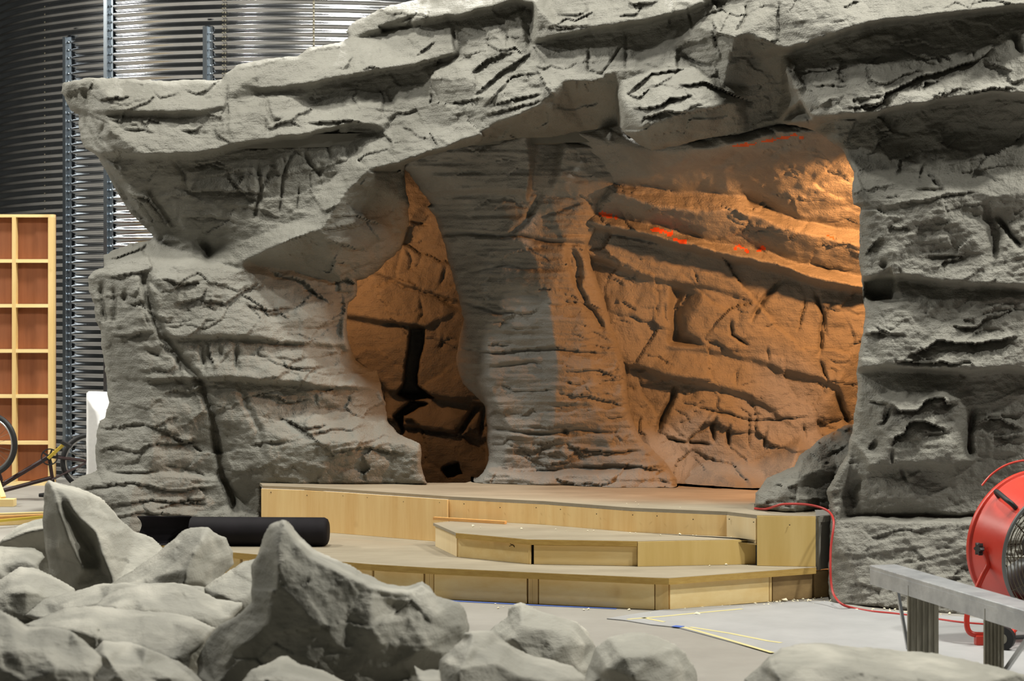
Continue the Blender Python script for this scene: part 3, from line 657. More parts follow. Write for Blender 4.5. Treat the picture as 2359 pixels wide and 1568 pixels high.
W.chips(25, .1, (.01, .03), (30, 80), (4, 9), where=[(780,440),(1130,440),(1130,1110),(780,1110)], seed=13, spread=.5)
rot = .27
U, V = W.X * math.cos(rot) + W.Y * math.sin(rot), -W.X * math.sin(rot) + W.Y * math.cos(rot)
fv, fe = facets((U + 12 * fbm(U / 50, V / 50, 41)) / 150, (V + 12 * fbm(U / 50, V / 50, 42)) / 100, 44, .4)
W.D += (.06 * fv) * np.where(W.Y < 600 + .2 * (W.X - 1700), .5, 1) + .02 * np.exp(-(fe / .05) ** 2) * np.clip(fbm(W.X / 90, W.Y / 90, 45) + .2, 0, 1)
W.D += .03 * fbm(W.X / 80, W.Y / 60, 46, 4) + .010 * fbm(U / 60, V / 10, 47, 3) * (W.Y < 640) + .005 * fbm(W.X / 12, W.Y / 12, 48, 2)
def DW(px): return np.interp(px, [700, 1120, 1330, 2000, 2150], [17.25, 17.15, 15.55, 15.5, 15.9])
W.solid('cave_wall', M['cave'], None, DW, .3, (6, .02), zmin=np.where(W.X < 1225, 0, .522))
cw = bpy.data.objects['cave_wall']; tag(cw, 'rock wall and ledged ceiling at the back of the cave, lit orange', 'rock wall')
# unseen lid and sides, added so hall light enters only through the opening
mb = MB(); mb.prism([(-2.6, 15.6), (-1.0, 15.35), (.8, 14.9), (2.4, 13.95), (3.6, 13.2), (4.2, 16.2), (3.0, 18.0), (-2.2, 18.0)], 3.05, 3.15)
mb.build('light_blocking_lid', M['greyboard'], arch)
mb = MB(); mb.prism([(-2.75, 16.2), (-2.65, 16.2), (-2.3, 17.9), (-2.4, 17.9)], 0, 3.05); mb.build('light_blocking_side', M['greyboard'], arch); mb = MB(); mb.prism([(3.5, 13.3), (3.6, 13.3), (4.2, 16.2), (4.1, 16.2)], 0, 3.05)
mb.build('light_blocking_side', M['greyboard'], arch)  # both sides are unseen, added to block hall light

# ================================================================ STAGE PLATFORM
ZU, ZM, ZL = .52, .36, .2
U = lambda x, y: onz(x, y, ZU).xy; Mi = lambda x, y: onz(x, y, ZM).xy; Lo = lambda x, y: onz(x, y, ZL).xy
def face(px, py, z):  p = onz(px, py, z); return p
def panel(mb, a, b, z0, z1, t=.02, out=.0):          # upright board between two plan points, front face at a-b shifted outwards
    a, b = Vector(a), Vector(b); d = (b - a).normalized(); n = Vector((d.y, -d.x))
    a2, b2 = a + n * out, b + n * out
    mb.prism([tuple(a2), tuple(b2), tuple(b2 - n * t), tuple(a2 - n * t)], z0, z1)
def lerp2(a, b, t): return Vector(a).lerp(Vector(b), t)
def edge_at(pl, x):                                   # plan point on a front edge at image column x
    for i in range(len(pl) - 1):
        if pl[i][0] <= x <= pl[i + 1][0]:
            t = (x - pl[i][0]) / (pl[i + 1][0] - pl[i][0]); return (x, pl[i][1] * (1 - t) + pl[i + 1][1] * t)
stage = thing('stage_platform', 'top plywood stage platform inside the cave mouth, above two steps', 'platform', onz(1240, 1160, ZU) - Vector((0, 0, ZU)))
UE = [(605, 1118), (700, 1121.5), (790, 1126.5), (1037, 1143), (1255, 1154), (1454, 1169), (1675, 1178), (1744, 1186), (1880, 1188)]
upl = [tuple(U(*p)) for p in UE]
mb = MB(); mb.prism(upl + [(1.96, 13.2), (2.1, 14.6), (1.6, 15.6), (-.25, 15.75), (-.35, 15.36), (-1.9, 15.36)], ZU - .02, ZU)
mb.build('deck', M['deck'], stage)
def fascia(xs, z0, z1, mat, out=.0, name='fascia_panel', parent=None, E=UE, Pf=None, t=.016):
    mb = MB(); Pf = Pf or U
    xs = [xs[0]] + [p[0] for p in E if xs[0] < p[0] < xs[1]] + [xs[1]]
    for a, b in zip(xs[:-1], xs[1:]): panel(mb, Pf(*edge_at(E, a)), Pf(*edge_at(E, b)), z0, z1, t, out)
    return mb.build(name, M[mat], parent)
fascia((605, 1034), ZL + .001, ZU - .0225, 'ply', .02, parent=stage)
fascia((1031, 1674), ZL + .002, ZU - .0225, 'ply', .0, parent=stage)
tag(fascia((1675, 1742), ZM - .03, ZU - .0225, 'ply2', .004, parent=stage), 'paler short fascia panel')
tag(fascia((1744, 1879), ZL + .002, ZU - .004, 'ply3', .01, parent=stage), 'full height olive toned end panel')
q = U(1880, 1188); mb = MB(); panel(mb, q, Vector(q) + Vector((.13, .12)), ZL - .02, ZU - .004, .02, .0)
panel(mb, Vector(q) + Vector((.008, .0)), Vector(q) + Vector((.125, .1)), ZU - .04, ZU - .004, .03, .012); panel(mb, Vector(q) + Vector((.008, 0)), Vector(q) + Vector((.022, .014)), ZL - .02, ZU - .004, .03, .012)
tag(mb.build('end_panel', M['greyboard'], stage), 'dark grey end panel')
mb = MB()
for k in range(17):                                    # nail heads along the fascia tops
    x = 625 + k * 74 + 9 * (k % 3)
    if 1030 < x < 1042 or x > 1875: continue
    p = U(*edge_at(UE, x)); mb.box((p.x, p.y - .022, ZU - .045 - .012 * (k % 3 == 1)), (.006, .006, .006))
tag(mb.build('nail_heads', M['gap'], stage), kind='stuff')

mid = thing('stage_step', 'middle wooden step with angled left end, resting on the lowest step', 'step', onz(1360, 1292, ZL))
ME = [(998, 1204), (1050, 1227), (1216, 1242), (1468, 1246), (1740, 1241)]
mpl = [tuple(Mi(*p)) for p in ME]
back = [tuple(Vector(U(*edge_at(UE, x))) + Vector((.012, -.012))) for x in (1742, 1675, 1454, 1255, 1060)]
mb = MB(); mb.prism([mpl[0]] + [tuple(Vector(p) + Vector((0, .004))) for p in mpl[1:4]] + [mpl[4]] + back, ZM - .018, ZM); mb.build('deck', M['deck'], mid)
mb = MB(); mb.prism([tuple(Vector(p) + Vector((0, -.003))) for p in mpl[1:4]] + [tuple(Vector(p) + Vector((0, .05))) for p in mpl[3:0:-1]], ZM - .034, ZM - .002); tag(mb.build('deck_edge', M['deckedge'], mid), 'raw brown plywood edge')
fascia((999, 1048), ZL + .001, ZM - .019, 'ply2', -.012, 'riser_board', mid, ME, Mi)
fascia((1051, 1221), ZL + .001, ZM - .035, 'pine', -.02, 'riser_board', mid, ME, Mi)
fascia((1229, 1467), ZL + .001, ZM - .038, 'pine', -.02, 'riser_board', mid, ME, Mi)
tag(fascia((1469, 1740), ZL + .001, ZM - .004, 'ply3', .006, 'riser_board', mid, ME, Mi), 'plywood riser board')
fascia((1215, 1236), ZL + .001, ZM - .036, 'gap', -.06, 'gap_shade_strip', mid, ME, Mi)  # near-black strip standing in for the shade between two riser boards
mb = MB()
a = onz(1170, 1256, ZM - .07); 
for (x, y, x2, y2) in [(1173, 1258, 1181, 1254), (1175, 1252, 1186, 1258), (1181, 1254, 1187, 1262)]:
    d = Mi(*edge_at(ME, 1180)).y - .006
    mb.bar(un(x, y, d + .02), un(x2, y2, d + .02), .002, .004)
mb.build('pencil_mark', M['gap'], mid)

low = thing('stage_step', 'lowest wide wooden step on the concrete floor, front corner pointing at viewer', 'step', onz(1300, 1390, 0))
LE = [(330, 1251), (550, 1273), (855, 1299), (991, 1307), (1250, 1319), (1505, 1330), (1541, 1331), (1880, 1306)]
lpl = [tuple(Lo(*p)) for p in LE]
mb = MB(); mb.prism(lpl + [(1.94, 12.95)] + [(p[0], p[1] + .03) for p in upl[::-1]] + [(-1.9, 14.9), (-2.75, 14.75)], ZL - .018, ZL); mb.build('deck', M['deck'], low)
mb = MB(); fr = [tuple(Vector(p) + Vector((0, -.004))) for p in lpl]
mb.prism(fr + [tuple(Vector(p) + Vector((0, .06))) for p in lpl[::-1]], ZL - .04, ZL - .002); tag(mb.build('deck_edge', M['deckedge'], low), 'raw brown plywood edge')
for a, b, mt in [(335, 545, 'pine'), (552, 850, 'pine'), (857, 970, 'pine'), (996, 1209, 'pine'), (1238, 1504, 'pine'), (1550, 1778, 'pine'), (1787, 1878, 'pine_dark')]:
    o = fascia((a, b), .003, ZL - .045, mt, -.03, 'riser_board', low, LE, Lo, .03)
    if mt == 'pine_dark': tag(o, 'stained brown riser board')
for a, b in [(974, 984), (984.5, 994), (1213, 1222), (1222.5, 1235), (1508, 1538), (1780, 1785)]:
    fascia((a, b), .002, ZL - .037, 'pine_z', -.032, 'post', low, LE, Lo, .035)
q2 = Vector(Lo(1880, 1306)); mb = MB(); panel(mb, q2 + Vector((-.005, .03)), q2 + Vector((.10, .1)), .003, ZL - .03, .03); tag(mb.build('riser_board', M['pine_dark'], low), 'stained brown riser board')
fascia((860, 1500), .001, ZL - .06, 'gap', -.10, 'gap_shade_backing', low, LE, Lo, .01)  # near-black sheet that paints the shade behind the gaps between boards

def lay(pts, z, w, h, name, mat, parent=None, loc=None):
    mb = MB(); P = [onz(x, y, z) for x, y in pts]
    for a, b in zip(P[:-1], P[1:]): mb.bar(a + Vector((0, 0, h / 2)), b + Vector((0, 0, h / 2)), w, h)
    return mb.build(name, M[mat], parent, loc=loc if loc is not None else P[0])
tag(lay([(1025, 1383), (1240, 1394), (1420, 1402)], .001, .03, .002, 'masking_tape', 'tape'), 'long strip of blue masking tape along the foot of the lowest step', 'tape')
tag(lay([(1552, 1442), (1572, 1444)], .006, .05, .003, 'masking_tape', 'tape'), 'short blue tape tab on the edge of the floor paper', 'tape')
# lath on the middle step
mb = MB(); a = un(1000, 1193, Mi(1000, 1204).y + .20); b = un(1165, 1200, U(1165, 1151).y - .06)
mb.bar(Vector((a.x, a.y, ZM + .011)), Vector((b.x, b.y, ZM + .011)), .03, .02)
tag(mb.build('wooden_lath', M['orangewood'], loc=(a.x, a.y, ZM)), 'thin orange wooden lath lying on the middle step', 'wooden strip')
# offcut chip by the roll
mb = MB(); p = onz(778, 1217, ZL); mb.box(p + Vector((0, 0, .008)), (.07, .03, .014)); tag(mb.build('wood_offcut', M['pine'], loc=p), 'small pale wood offcut on the lowest step beside the black roll', 'wood scrap')
# foam crumbs
rnd = random.Random(3); mb = MB()
def crumb(p, s):
    a = rnd.uniform(0, 6.28); q = []
    for k in range(5):
        t = a + k * 1.2566; q.append(p + Vector((math.cos(t), math.sin(t), 0)) * s * rnd.uniform(.35, .7) + Vector((0, 0, s * rnd.uniform(.12, .35))))
    mb.add(q + [p + Vector((rnd.uniform(-.2, .2) * s, 0, s * rnd.uniform(.45, .7))), p], [(k, (k + 1) % 5, 5) for k in range(5)] + [((k + 1) % 5, k, 6) for k in range(5)])
for (x0, y0, x1, y1, z, n) in [(1230, 1247, 1480, 1240, ZL, 0), (1060, 1214, 1700, 1236, ZM, 16), (1060, 1283, 1700, 1300, ZL, 22), (1540, 1402, 1960, 1384, 0, 46), (1760, 1390, 1930, 1376, 0, 40), (1300, 1154, 1700, 1172, ZU, 4), (1930, 1400, 2200, 1418, 0, 30), (1000, 1390, 1500, 1410, 0, 10)]:
    for k in range(n):
        t = rnd.random(); p = onz(x0 + (x1 - x0) * t + rnd.gauss(0, 12), y0 + (y1 - y0) * t + rnd.gauss(0, 2.5), z)
        crumb(p, rnd.choice([.008, .011, .014, .02]))
for (x, y, z, s) in [(1078, 1276, ZL, .045), (1499, 1299, ZL, .05), (1808, 1386, 0, .05), (1606, 1416, 0, .035), (1824, 1297, ZL, .025), (1970, 1386, 0, .05), (1090, 1211, ZM, .018)]: crumb(onz(x, y, z), s)
tag(mb.build('foam_crumbs', M['crumb'], loc=onz(1700, 1390, 0)), 'scattered cream foam crumbs around the wooden steps', 'debris', kind='stuff')

# ================================================================ BLACK FOAM ROLL
roll = thing('foam_roll', 'black foam sheet roll lying on the lowest step, end unrolled left', 'roll', onz(600, 1251, ZL))
r = .098; yr = 14.05
pA, pB = un(440, 1219, yr), un(757, 1217, yr - .05); pA.z = pB.z = ZL + r
ax = (pB - pA).normalized()
mb = MB(); L = (pB - pA).length
mb.lathe([(.02, .004), (r * .55, .004), (r * .57, .0), (r - .008, .0), (r, .01), (r, L - .03), (r - .012, L - .008), (r - .03, L), (.0, L)], pA, ax, 40)
mb.build('rolled_sheet', M['foam_black'], roll, True)
mb = MB(); pts = []
for k in range(30):
    t = k / 29 * 4.4 * math.pi; rr = .02 + (r - .02) * t / (4.4 * math.pi)
    pts.append(pA + Vector((-.002, math.cos(t) * rr, math.sin(t) * rr)))
mb.tube(pts, .003, 5); tag(mb.build('spiral_edge', M['black'], roll, True), 'spiral end of the roll')
mb = MB(); pL = un(318, 1219, yr); cs = []                 # flap: half-open trough
for k in range(15):
    t = math.radians(100 + k * 12.5); cs.append((math.cos(t) * r * 1.05, math.sin(t) * r * 1.05))
for i, (f, xo) in enumerate([(0, pA), (1, pL)]):
    pass
vs = []; n = len(cs)
for f in range(7):
    c = pA.lerp(Vector((pL.x, pA.y, pA.z)), f / 6)
    for th in (1.0, .94):
        for (y, z) in cs: vs.append((c.x + .01 * math.sin(z * 40) * (f == 6), c.y - y * th - .005, max(c.z + z * th * (1 + .02 * math.sin(f * 1.7)), ZL + .003)))
fs = []
for f in range(6):
    for s_ in range(2):
        o = f * 2 * n + s_ * n
        for k in range(n - 1): fs.append((o + k, o + k + 1, o + 2 * n + k + 1, o + 2 * n + k))
    for k in (0, n - 1): o = f * 2 * n; fs.append((o + k, o + 2 * n + k, o + 3 * n + k, o + n + k))
for f in (0, 6):
    o = f * 2 * n
    for k in range(n - 1): fs.append((o + k, o + k + 1, o + n + k + 1, o + n + k))
mb.add(vs, fs); mb.build('loose_flap', M['foam_black'], roll, True)

# ================================================================ FLOOR PAPER, CORD
paper = thing('floor_paper', 'grey protective paper taped over the concrete floor right of the steps', 'floor covering', onz(1800, 1450, 0))
PP = [(1398, 1426), (1470, 1414), (1560, 1401), (1700, 1395), (1800, 1388), (1905, 1386), (1990, 1404), (2240, 1424), (2420, 1440), (2420, 1640), (1950, 1580), (1785, 1506), (1700, 1484), (1620, 1462), (1560, 1446), (1500, 1440), (1440, 1430)]
mb = MB(); mb.prism([tuple(onz(x, y, 0).xy) for x, y in PP], .001, .006); mb.build('paper_sheet', M['sheet'], paper)
for pts in ([(1575, 1444), (1640, 1462), (1715, 1484), (1780, 1503)], [(1590, 1444), (1680, 1458), (1770, 1476), (1800, 1480)], [(1445, 1426), (1520, 1420), (1600, 1412), (1710, 1402)], [(1480, 1422), (1530, 1432)]):
    o = lay(pts, .0062, .028, .001, 'chalk_line', 'yellow', paper); o.location = o.location
cord = [(1738, 1171, 13.2), (1765, 1172, 13.15), (1785, 1166, 13.02), (1805, 1161, 12.98), (1850, 1161, 12.96), (1885, 1167, 12.93), (1908, 1177, 12.86), (1919, 1193, 12.70), (1920, 1215, 12.64), (1914, 1260, 12.6), (1913, 1310, 12.55), (1915, 1345, 12.52), (1921, 1370, 12.47), (1938, 1390, 12.36)]
P = [un(*c) for c in cord]
P += [onz(x, y, .008) for x, y in [(1965, 1400), (2010, 1408), (2060, 1413), (2110, 1419), (2160, 1426), (2220, 1434), (2300, 1440)]]
def smooth_path(P, k=6):
    out = []
    for i in range(len(P) - 1):
        a, b, c, d = P[max(i - 1, 0)], P[i], P[i + 1], P[min(i + 2, len(P) - 1)]
        for q in range(k):
            t = q / k
            out.append(.5 * ((2 * b) + (c - a) * t + (2 * a - 5 * b + 4 * c - d) * t * t + (3 * b - a - 3 * c + d) * t ** 3))
    return out + [P[-1]]
mb = MB(); mb.tube(smooth_path(P), .0075, 8); tag(mb.build('power_cord', M['cord'], None, True, loc=P[-1]), 'red power cord draped from the stage deck down to the floor', 'cord')

# ================================================================ FOREGROUND ROCK FRAGMENTS
def frag(label, d, outline, pts, ridges=(), steps=(), seed=1, step=4, rnd=(9, .06), bulge=.12, rough=1.0, group='broken rock pieces in the foreground pile'):
    ys = HY + H * F / (d + .05) + 6
    out = [(x, ys if y > 5000 else y) for x, y in outline]
    k = Rock(out, step, (4, 60), seed)
    k.macro(points=[(x, ys if y > 5000 else y, z * 1.35) for x, y, z in pts], ridges=[[(x, ys if y > 5000 else y, z * 1.35) for x, y, z in r] for r in ridges], steps=steps, w=4, smooth=1)
    k.D += rough * (.018 * fbm(k.X / 90, k.Y / 70, seed + 4, 4) + .004 * fbm(k.X / 16, k.Y / 14, seed + 5, 3) + .012 * facets(k.X / 105, k.Y / 75, seed + 6, .6)[0])
    cx = sum(p[0] for p in out) / len(out)
    o = k.solid('rock_fragment', M['frag'], None, lambda x: np.full(np.shape(x), d), .2, rnd, back='bulge', bulge=bulge, ragged=2.5, loc=Vector(((cx - CX) / F * d, d, 0)))[0]
    return tag(o, label, 'rock', group)
B9 = 9999
frag('tall pointed rock shard with a bright right slope, left end of the pile', 10.0,
  [(112,1106),(103,1116),(99,1200),(104,1270),(118,1340),(100,B9),(420,B9),(390,1340),(378,1264),(350,1236),(310,1224),(274,1192),(255,1168),(232,1146),(200,1129),(150,1115)],
  [(99,1200,.2),(104,1280,.2),(118,1345,.15),(100,B9,.1),(420,B9,.1),(378,1264,.3),(310,1224,.3),(232,1146,.3),(170,1118,.26),(200,1300,-.05),(150,1280,.02),(300,1280,.12),(170,1345,.0)],
  ridges=[[(113,1108,.1),(128,1160,-.04),(160,1240,-.1),(195,1310,-.12)], [(118,1112,.12),(158,1146,-.02),(180,1190,-.06),(220,1222,-.08),(236,1280,-.13),(252,1312,-.16),(262,1345,-.18),(280,B9,-.2)], [(140,1150,.0),(185,1225,.0),(215,1270,.0),(235,1310,-.06)]], seed=101)
frag('low rock with a dark front, left of the tall pointed shard', 10.7,
  [(5,1242),(40,1211),(75,1198),(112,1192),(150,1200),(150,B9),(-60,B9),(-20,1270)],
  [(40,1211,.2),(112,1192,.2),(60,1262,-.02),(120,1260,-.02),(-20,1280,.1),(100,B9,-.05)], ridges=[[(8,1246,-.02),(55,1224,-.1),(105,1214,-.12),(150,1216,-.1)]], seed=102)
frag('flat topped rock at the left frame edge below the dark fronted one', 9.5,
  [(-40,1250),(0,1258),(80,1261),(97,1272),(103,1284),(88,1302),(96,1345),(90,B9),(-120,B9)],
  [(-40,1250,.3),(0,1258,.32),(80,1261,.3),(103,1284,.2),(88,1302,.05),(0,1300,.06),(60,1292,.05),(-40,1300,.0),(40,1345,.0),(80,B9,0),(-120,B9,0)], seed=103)
frag('pale rounded rock with a frosty top, second row at the left edge', 9.1,
  [(-60,1380),(-10,1340),(20,1322),(45,1305),(90,1310),(135,1333),(172,1355),(178,1390),(200,B9),(-100,B9)],
  [(45,1305,.25),(90,1310,.25),(135,1333,.2),(172,1355,.2),(0,1340,.15),(60,1360,-.08),(20,1400,-.12),(110,1375,-.02),(150,1380,.05),(60,1420,-.12),(100,B9,-.1),(-100,B9,-.1)], ridges=[[(25,1335,.08),(12,1365,-.05),(20,1395,-.1)]], seed=104)
frag('dome shaped rock with bright left slope and dark right face before the black roll', 9.4,
  [(240,1352),(310,1310),(360,1275),(400,1240),(422,1221),(440,1214),(478,1213),(492,1226),(520,1240),(536,1268),(537,1300),(512,1326),(500,1380),(520,B9),(220,B9),(225,1372)],
  [(240,1352,.15),(310,1310,.24),(360,1275,.26),(422,1221,.26),(440,1214,.25),(537,1280,.2),(520,1240,.2),(512,1330,.15),(350,1330,.0),(300,1350,.0),(470,1340,-.06),(490,1290,.02),(400,1360,-.1),(300,B9,-.1),(500,B9,-.1)],
  ridges=[[(480,1216,.12),(466,1246,-.04),(446,1275,-.1),(430,1310,-.14),(425,1345,-.16)]], seed=105)
frag('long low rock slab below the tall shard, tapering to the left', 8.7,
  [(58,1416),(100,1380),(170,1361),(225,1345),(330,1341),(420,1344),(470,1352),(480,1420),(500,B9),(120,B9),(100,1440)],
  [(58,1416,.06),(100,1380,.2),(225,1345,.25),(330,1341,.25),(420,1344,.25),(160,1402,-.05),(240,1385,-.04),(350,1368,.02),(440,1390,.0),(300,1430,-.1),(300,B9,-.05),(120,1425,-.02)], seed=106)
frag('rounded pale slab sitting behind the big bright slab, frosted at its left', 8.3,
  [(216,1396),(240,1372),(270,1358),(320,1346),(410,1342),(450,1354),(500,1379),(560,1387),(558,1400),(520,1440),(520,B9),(200,B9),(206,1420)],
  [(216,1396,.1),(270,1358,.26),(320,1346,.28),(410,1342,.28),(450,1354,.28),(500,1379,.26),(560,1388,.2),(260,1400,-.06),(330,1400,-.02),(420,1420,.0),(480,1430,.02),(520,1420,.1),(300,1440,-.1),(400,B9,-.1)], ridges=[[(300,1356,.2),(318,1380,.06),(390,1405,.02),(470,1410,.05)]], seed=107)
frag('big bright slab with creamy pointed left tip, middle of the left pile', 7.72,
  [(54,1440),(100,1420),(150,1399),(225,1395),(300,1404),(400,1412),(440,1420),(497,1446),(474,1480),(440,1510),(430,1560),(440,B9),(60,B9),(100,1470)],
  [(54,1440,.0),(100,1420,.2),(150,1399,.24),(225,1395,.26),(300,1404,.28),(400,1412,.28),(440,1420,.28),(497,1446,.2),(160,1446,-.08),(240,1440,.0),(330,1440,.05),(400,1440,.1),(300,1485,-.12),(230,1475,-.1),(400,1520,-.16),(470,1485,.0),(100,1446,-.05),(300,B9,-.1)],
  ridges=[[(150,1408,.16),(190,1440,-.05),(240,1478,-.12)], [(310,1440,.06),(390,1425,.16),(440,1445,.04)]], seed=108)
frag('broad grey rock filling the bottom left corner', 6.62,
  [(-60,1390),(0,1404),(40,1424),(62,1441),(112,1442),(160,1450),(196,1478),(234,1512),(236,1532),(215,1560),(240,B9),(-200,B9)],
  [(-40,1400,.25),(20,1415,.2),(62,1441,.2),(112,1442,.2),(160,1450,.18),(196,1478,.12),(236,1520,.05),(40,1500,-.05),(100,1490,.0),(160,1490,.06),(130,1540,-.1),(60,1570,-.12),(-60,1500,-.05),(100,B9,-.15),(200,B9,-.1)],
  ridges=[[(110,1450,.14),(100,1500,-.03),(60,1560,-.1)], [(170,1460,.12),(190,1500,.04),(205,1545,-.06)]], seed=109)
frag('tan rock at the bottom edge between the corner rock and the big pyramid', 7.0,
  [(214,1500),(235,1476),(300,1478),(350,1496),(400,1517),(440,1540),(470,1572),(500,B9),(200,B9),(206,1540)],
  [(235,1476,.22),(300,1478,.26),(400,1517,.22),(440,1540,.2),(470,1575,.15),(214,1510,.1),(260,1530,-.04),(330,1530,.0),(390,1560,-.04),(300,1590,-.12),(300,B9,-.12),(450,B9,0)], ridges=[[(238,1482,.15),(242,1510,-.02),(270,1550,-.1)]], seed=110)
frag('large dark pyramid shaped rock with a thin bright crest, tallest in the foreground', 7.42,
  [(622,1208),(636,1200),(652,1196),(666,1201),(675,1212),(692,1238),(730,1268),(765,1285),(800,1298),(850,1325),(890,1344),(935,1350),(972,1340),(990,1352),(1002,1370),(1022,1377),(1056,1385),(1068,1400),(1076,1420),(1083,1442),(1076,1480),(1062,1502),(1035,1525),(1060,B9),(430,B9),(455,1540),(452,1520),(480,1470),(505,1440),(545,1418),(580,1385),(579,1300),(594,1275),(610,1230)],
  [(622,1208,.14),(579,1300,.16),(580,1385,.1),(505,1440,.16),(452,1520,.2),(430,B9,.1),(640,1260,-.02),(640,1340,-.08),(700,1330,-.06),(620,1440,-.06),(540,1500,.0),(720,1420,-.12),(800,1400,-.06),(850,1440,-.12),(800,1500,-.14),(900,1400,.02),(940,1420,-.04),(1000,1420,.0),(1060,1440,.08),(1076,1480,.12),(980,1490,-.08),(900,1540,-.1),(1083,1442,.2),(1022,1377,.15),(1060,1390,.18),(700,1560,-.16),(500,1580,.0),(700,B9,-.1),(1060,B9,.1)],
  ridges=[[(668,1203,.26),(692,1238,.3),(730,1268,.32),(800,1298,.32),(850,1325,.32),(890,1344,.32),(935,1350,.3),(972,1340,.24)], [(655,1204,.08),(684,1248,.02),(712,1282,.0),(760,1306,-.01),(815,1330,-.02),(860,1352,-.02),(900,1362,.0),(940,1362,.04),(972,1348,.1)]], seed=111, rough=1.3)
frag('small dark rock with a bright rim at the bottom edge under the big pyramid', 6.75,
  [(553,1575),(580,1542),(620,1526),(648,1510),(662,1510),(690,1529),(730,1538),(770,1556),(820,1585),(860,B9),(540,B9)],
  [(553,1575,.05),(580,1542,.12),(620,1526,.16),(655,1510,.2),(690,1529,.22),(770,1556,.2),(820,1585,.15),(600,1570,-.06),(640,1550,.0),(700,1570,.0),(760,1590,0),(700,B9,-.1),(620,1600,-.1)], seed=112)
frag('pale rock with a white chipped left facet, bottom centre', 6.95,
  [(1010,1548),(1012,1520),(1040,1494),(1068,1470),(1066,1460),(1085,1455),(1138,1451),(1160,1475),(1190,1494),(1215,1506),(1270,1519),(1320,1534),(1350,1560),(1385,B9),(1005,B9)],
  [(1012,1520,.08),(1040,1494,.14),(1068,1468,.2),(1138,1451,.24),(1160,1475,.24),(1215,1506,.24),(1270,1519,.22),(1320,1534,.2),(1350,1560,.16),(1150,1530,-.02),(1200,1560,-.02),(1270,1570,.02),(1020,1570,-.02),(1100,1500,.05),(1200,B9,-.1),(1050,B9,-.1)], ridges=[[(1090,1462,.14),(1080,1500,.0),(1060,1540,-.08),(1050,1600,-.12)]], seed=113)
frag('small bright topped rock chip left of the pale bottom centre rock', 6.6,
  [(956,1533),(975,1545),(1011,1541),(1016,1570),(1020,B9),(965,B9),(960,1560)],
  [(956,1533,.1),(975,1545,.1),(1011,1541,.1),(962,1562,-.05),(985,1572,-.08),(1016,1565,-.04),(990,B9,-.05)], seed=114, rnd=(10, .06), bulge=.06, rough=.5)
frag('dark angular rock with a lit tip, right of the big pyramid', 8.7,
  [(1128,1450),(1148,1434),(1168,1420),(1170,1402),(1184,1392),(1200,1388),(1250,1408),(1290,1421),(1330,1432),(1350,1448),(1362,1468),(1372,1486),(1378,1540),(1400,B9),(1100,B9),(1110,1480)],
  [(1128,1450,.15),(1168,1420,.2),(1200,1388,.2),(1250,1408,.18),(1330,1432,.2),(1372,1486,.2),(1200,1440,-.04),(1180,1470,-.1),(1250,1450,-.05),(1280,1500,-.12),(1250,1540,-.14),(1310,1460,-.02),(1345,1490,.0),(1330,1540,-.06),(1200,B9,-.1),(1380,B9,0)], ridges=[[(1280,1424,.12),(1282,1450,-.02),(1300,1490,-.1)]], seed=115)
frag('dark dome of rock at the bottom, right of the angular dark rock', 8.0,
  [(1335,B9),(1345,1570),(1356,1530),(1370,1492),(1400,1468),(1440,1457),(1482,1456),(1520,1468),(1552,1482),(1580,1505),(1596,1530),(1606,1556),(1610,B9)],
  [(1356,1530,.15),(1370,1492,.18),(1400,1468,.2),(1482,1456,.22),(1552,1482,.2),(1606,1556,.15),(1440,1510,-.1),(1500,1510,-.08),(1460,1560,-.16),(1550,1540,-.02),(1400,1540,-.08),(1380,1560,.0),(1450,B9,-.12),(1600,B9,0)], ridges=[[(1556,1488,.14),(1540,1530,-.02),(1540,1580,-.08)]], seed=116)
frag('broad pale rock with a bright flat top in the bottom right corner', 7.0,
  [(1680,B9),(1715,1562),(1750,1534),(1772,1510),(1800,1492),(1835,1484),(1890,1479),(1960,1488),(2080,1498),(2150,1504),(2250,1524),(2359,1553),(2480,1590),(2500,B9)],
  [(1750,1534,.18),(1800,1492,.28),(1890,1479,.32),(1960,1488,.34),(2080,1498,.36),(2150,1504,.36),(2250,1524,.34),(2359,1553,.3),(2480,1590,.2),(1780,1540,.02),(1850,1530,.06),(1950,1540,.06),(2050,1560,.04),(2150,1560,.06),(2250,1575,.02),(1800,1580,-.08),(2000,1600,-.06),(2200,1620,-.06),(1760,B9,-.1),(2400,B9,-.1)], ridges=[[(1775,1512,.2),(1795,1532,.02),(1790,1560,-.06)]], seed=117)
frag('streaky rock wedged behind the big pyramid at its left', 9.0,
  [(466,1354),(500,1330),(530,1312),(560,1294),(590,1287),(620,1300),(640,1390),(640,B9),(470,B9),(480,1380)],
  [(466,1354,.1),(530,1312,.2),(560,1294,.24),(590,1287,.24),(500,1365,-.02),(560,1345,.04),(600,1360,.0),(540,1388,-.06),(560,B9,-.08)], seed=118)

# ================================================================ SILO
SX, SY, SR, PITCH, AMP, SH = -2.43, 25.5, 4.0, .086, .0125, 6.2
silo = thing('grain_silo', 'tall corrugated galvanised steel silo standing behind the rock arch', 'silo', (SX, SY, 0))
def silo_pt(px):                                     # angle on the wall seen at an image column
    best = None
    for k in range(-1500, 1500):
        a = k / 1000; X = SX + SR * math.sin(a); Yd = SY - SR * math.cos(a)
        e = abs(CX + F * X / Yd - px)
        if best is None or e < best[0]: best = (e, a)
    return best[1]
nz = int(SH / PITCH * 8); na = 150
a_ = np.linspace(-1.75, 1.75, na); z_ = np.linspace(0, SH, nz)
A_, Z_ = np.meshgrid(a_, z_)
R_ = SR + AMP * np.sin(2 * np.pi * Z_ / PITCH) + .004 * vn(A_ * 9, Z_ * .7, 3)
co = np.stack([SX + R_ * np.sin(A_), SY - R_ * np.cos(A_), Z_], -1).reshape(-1, 3)
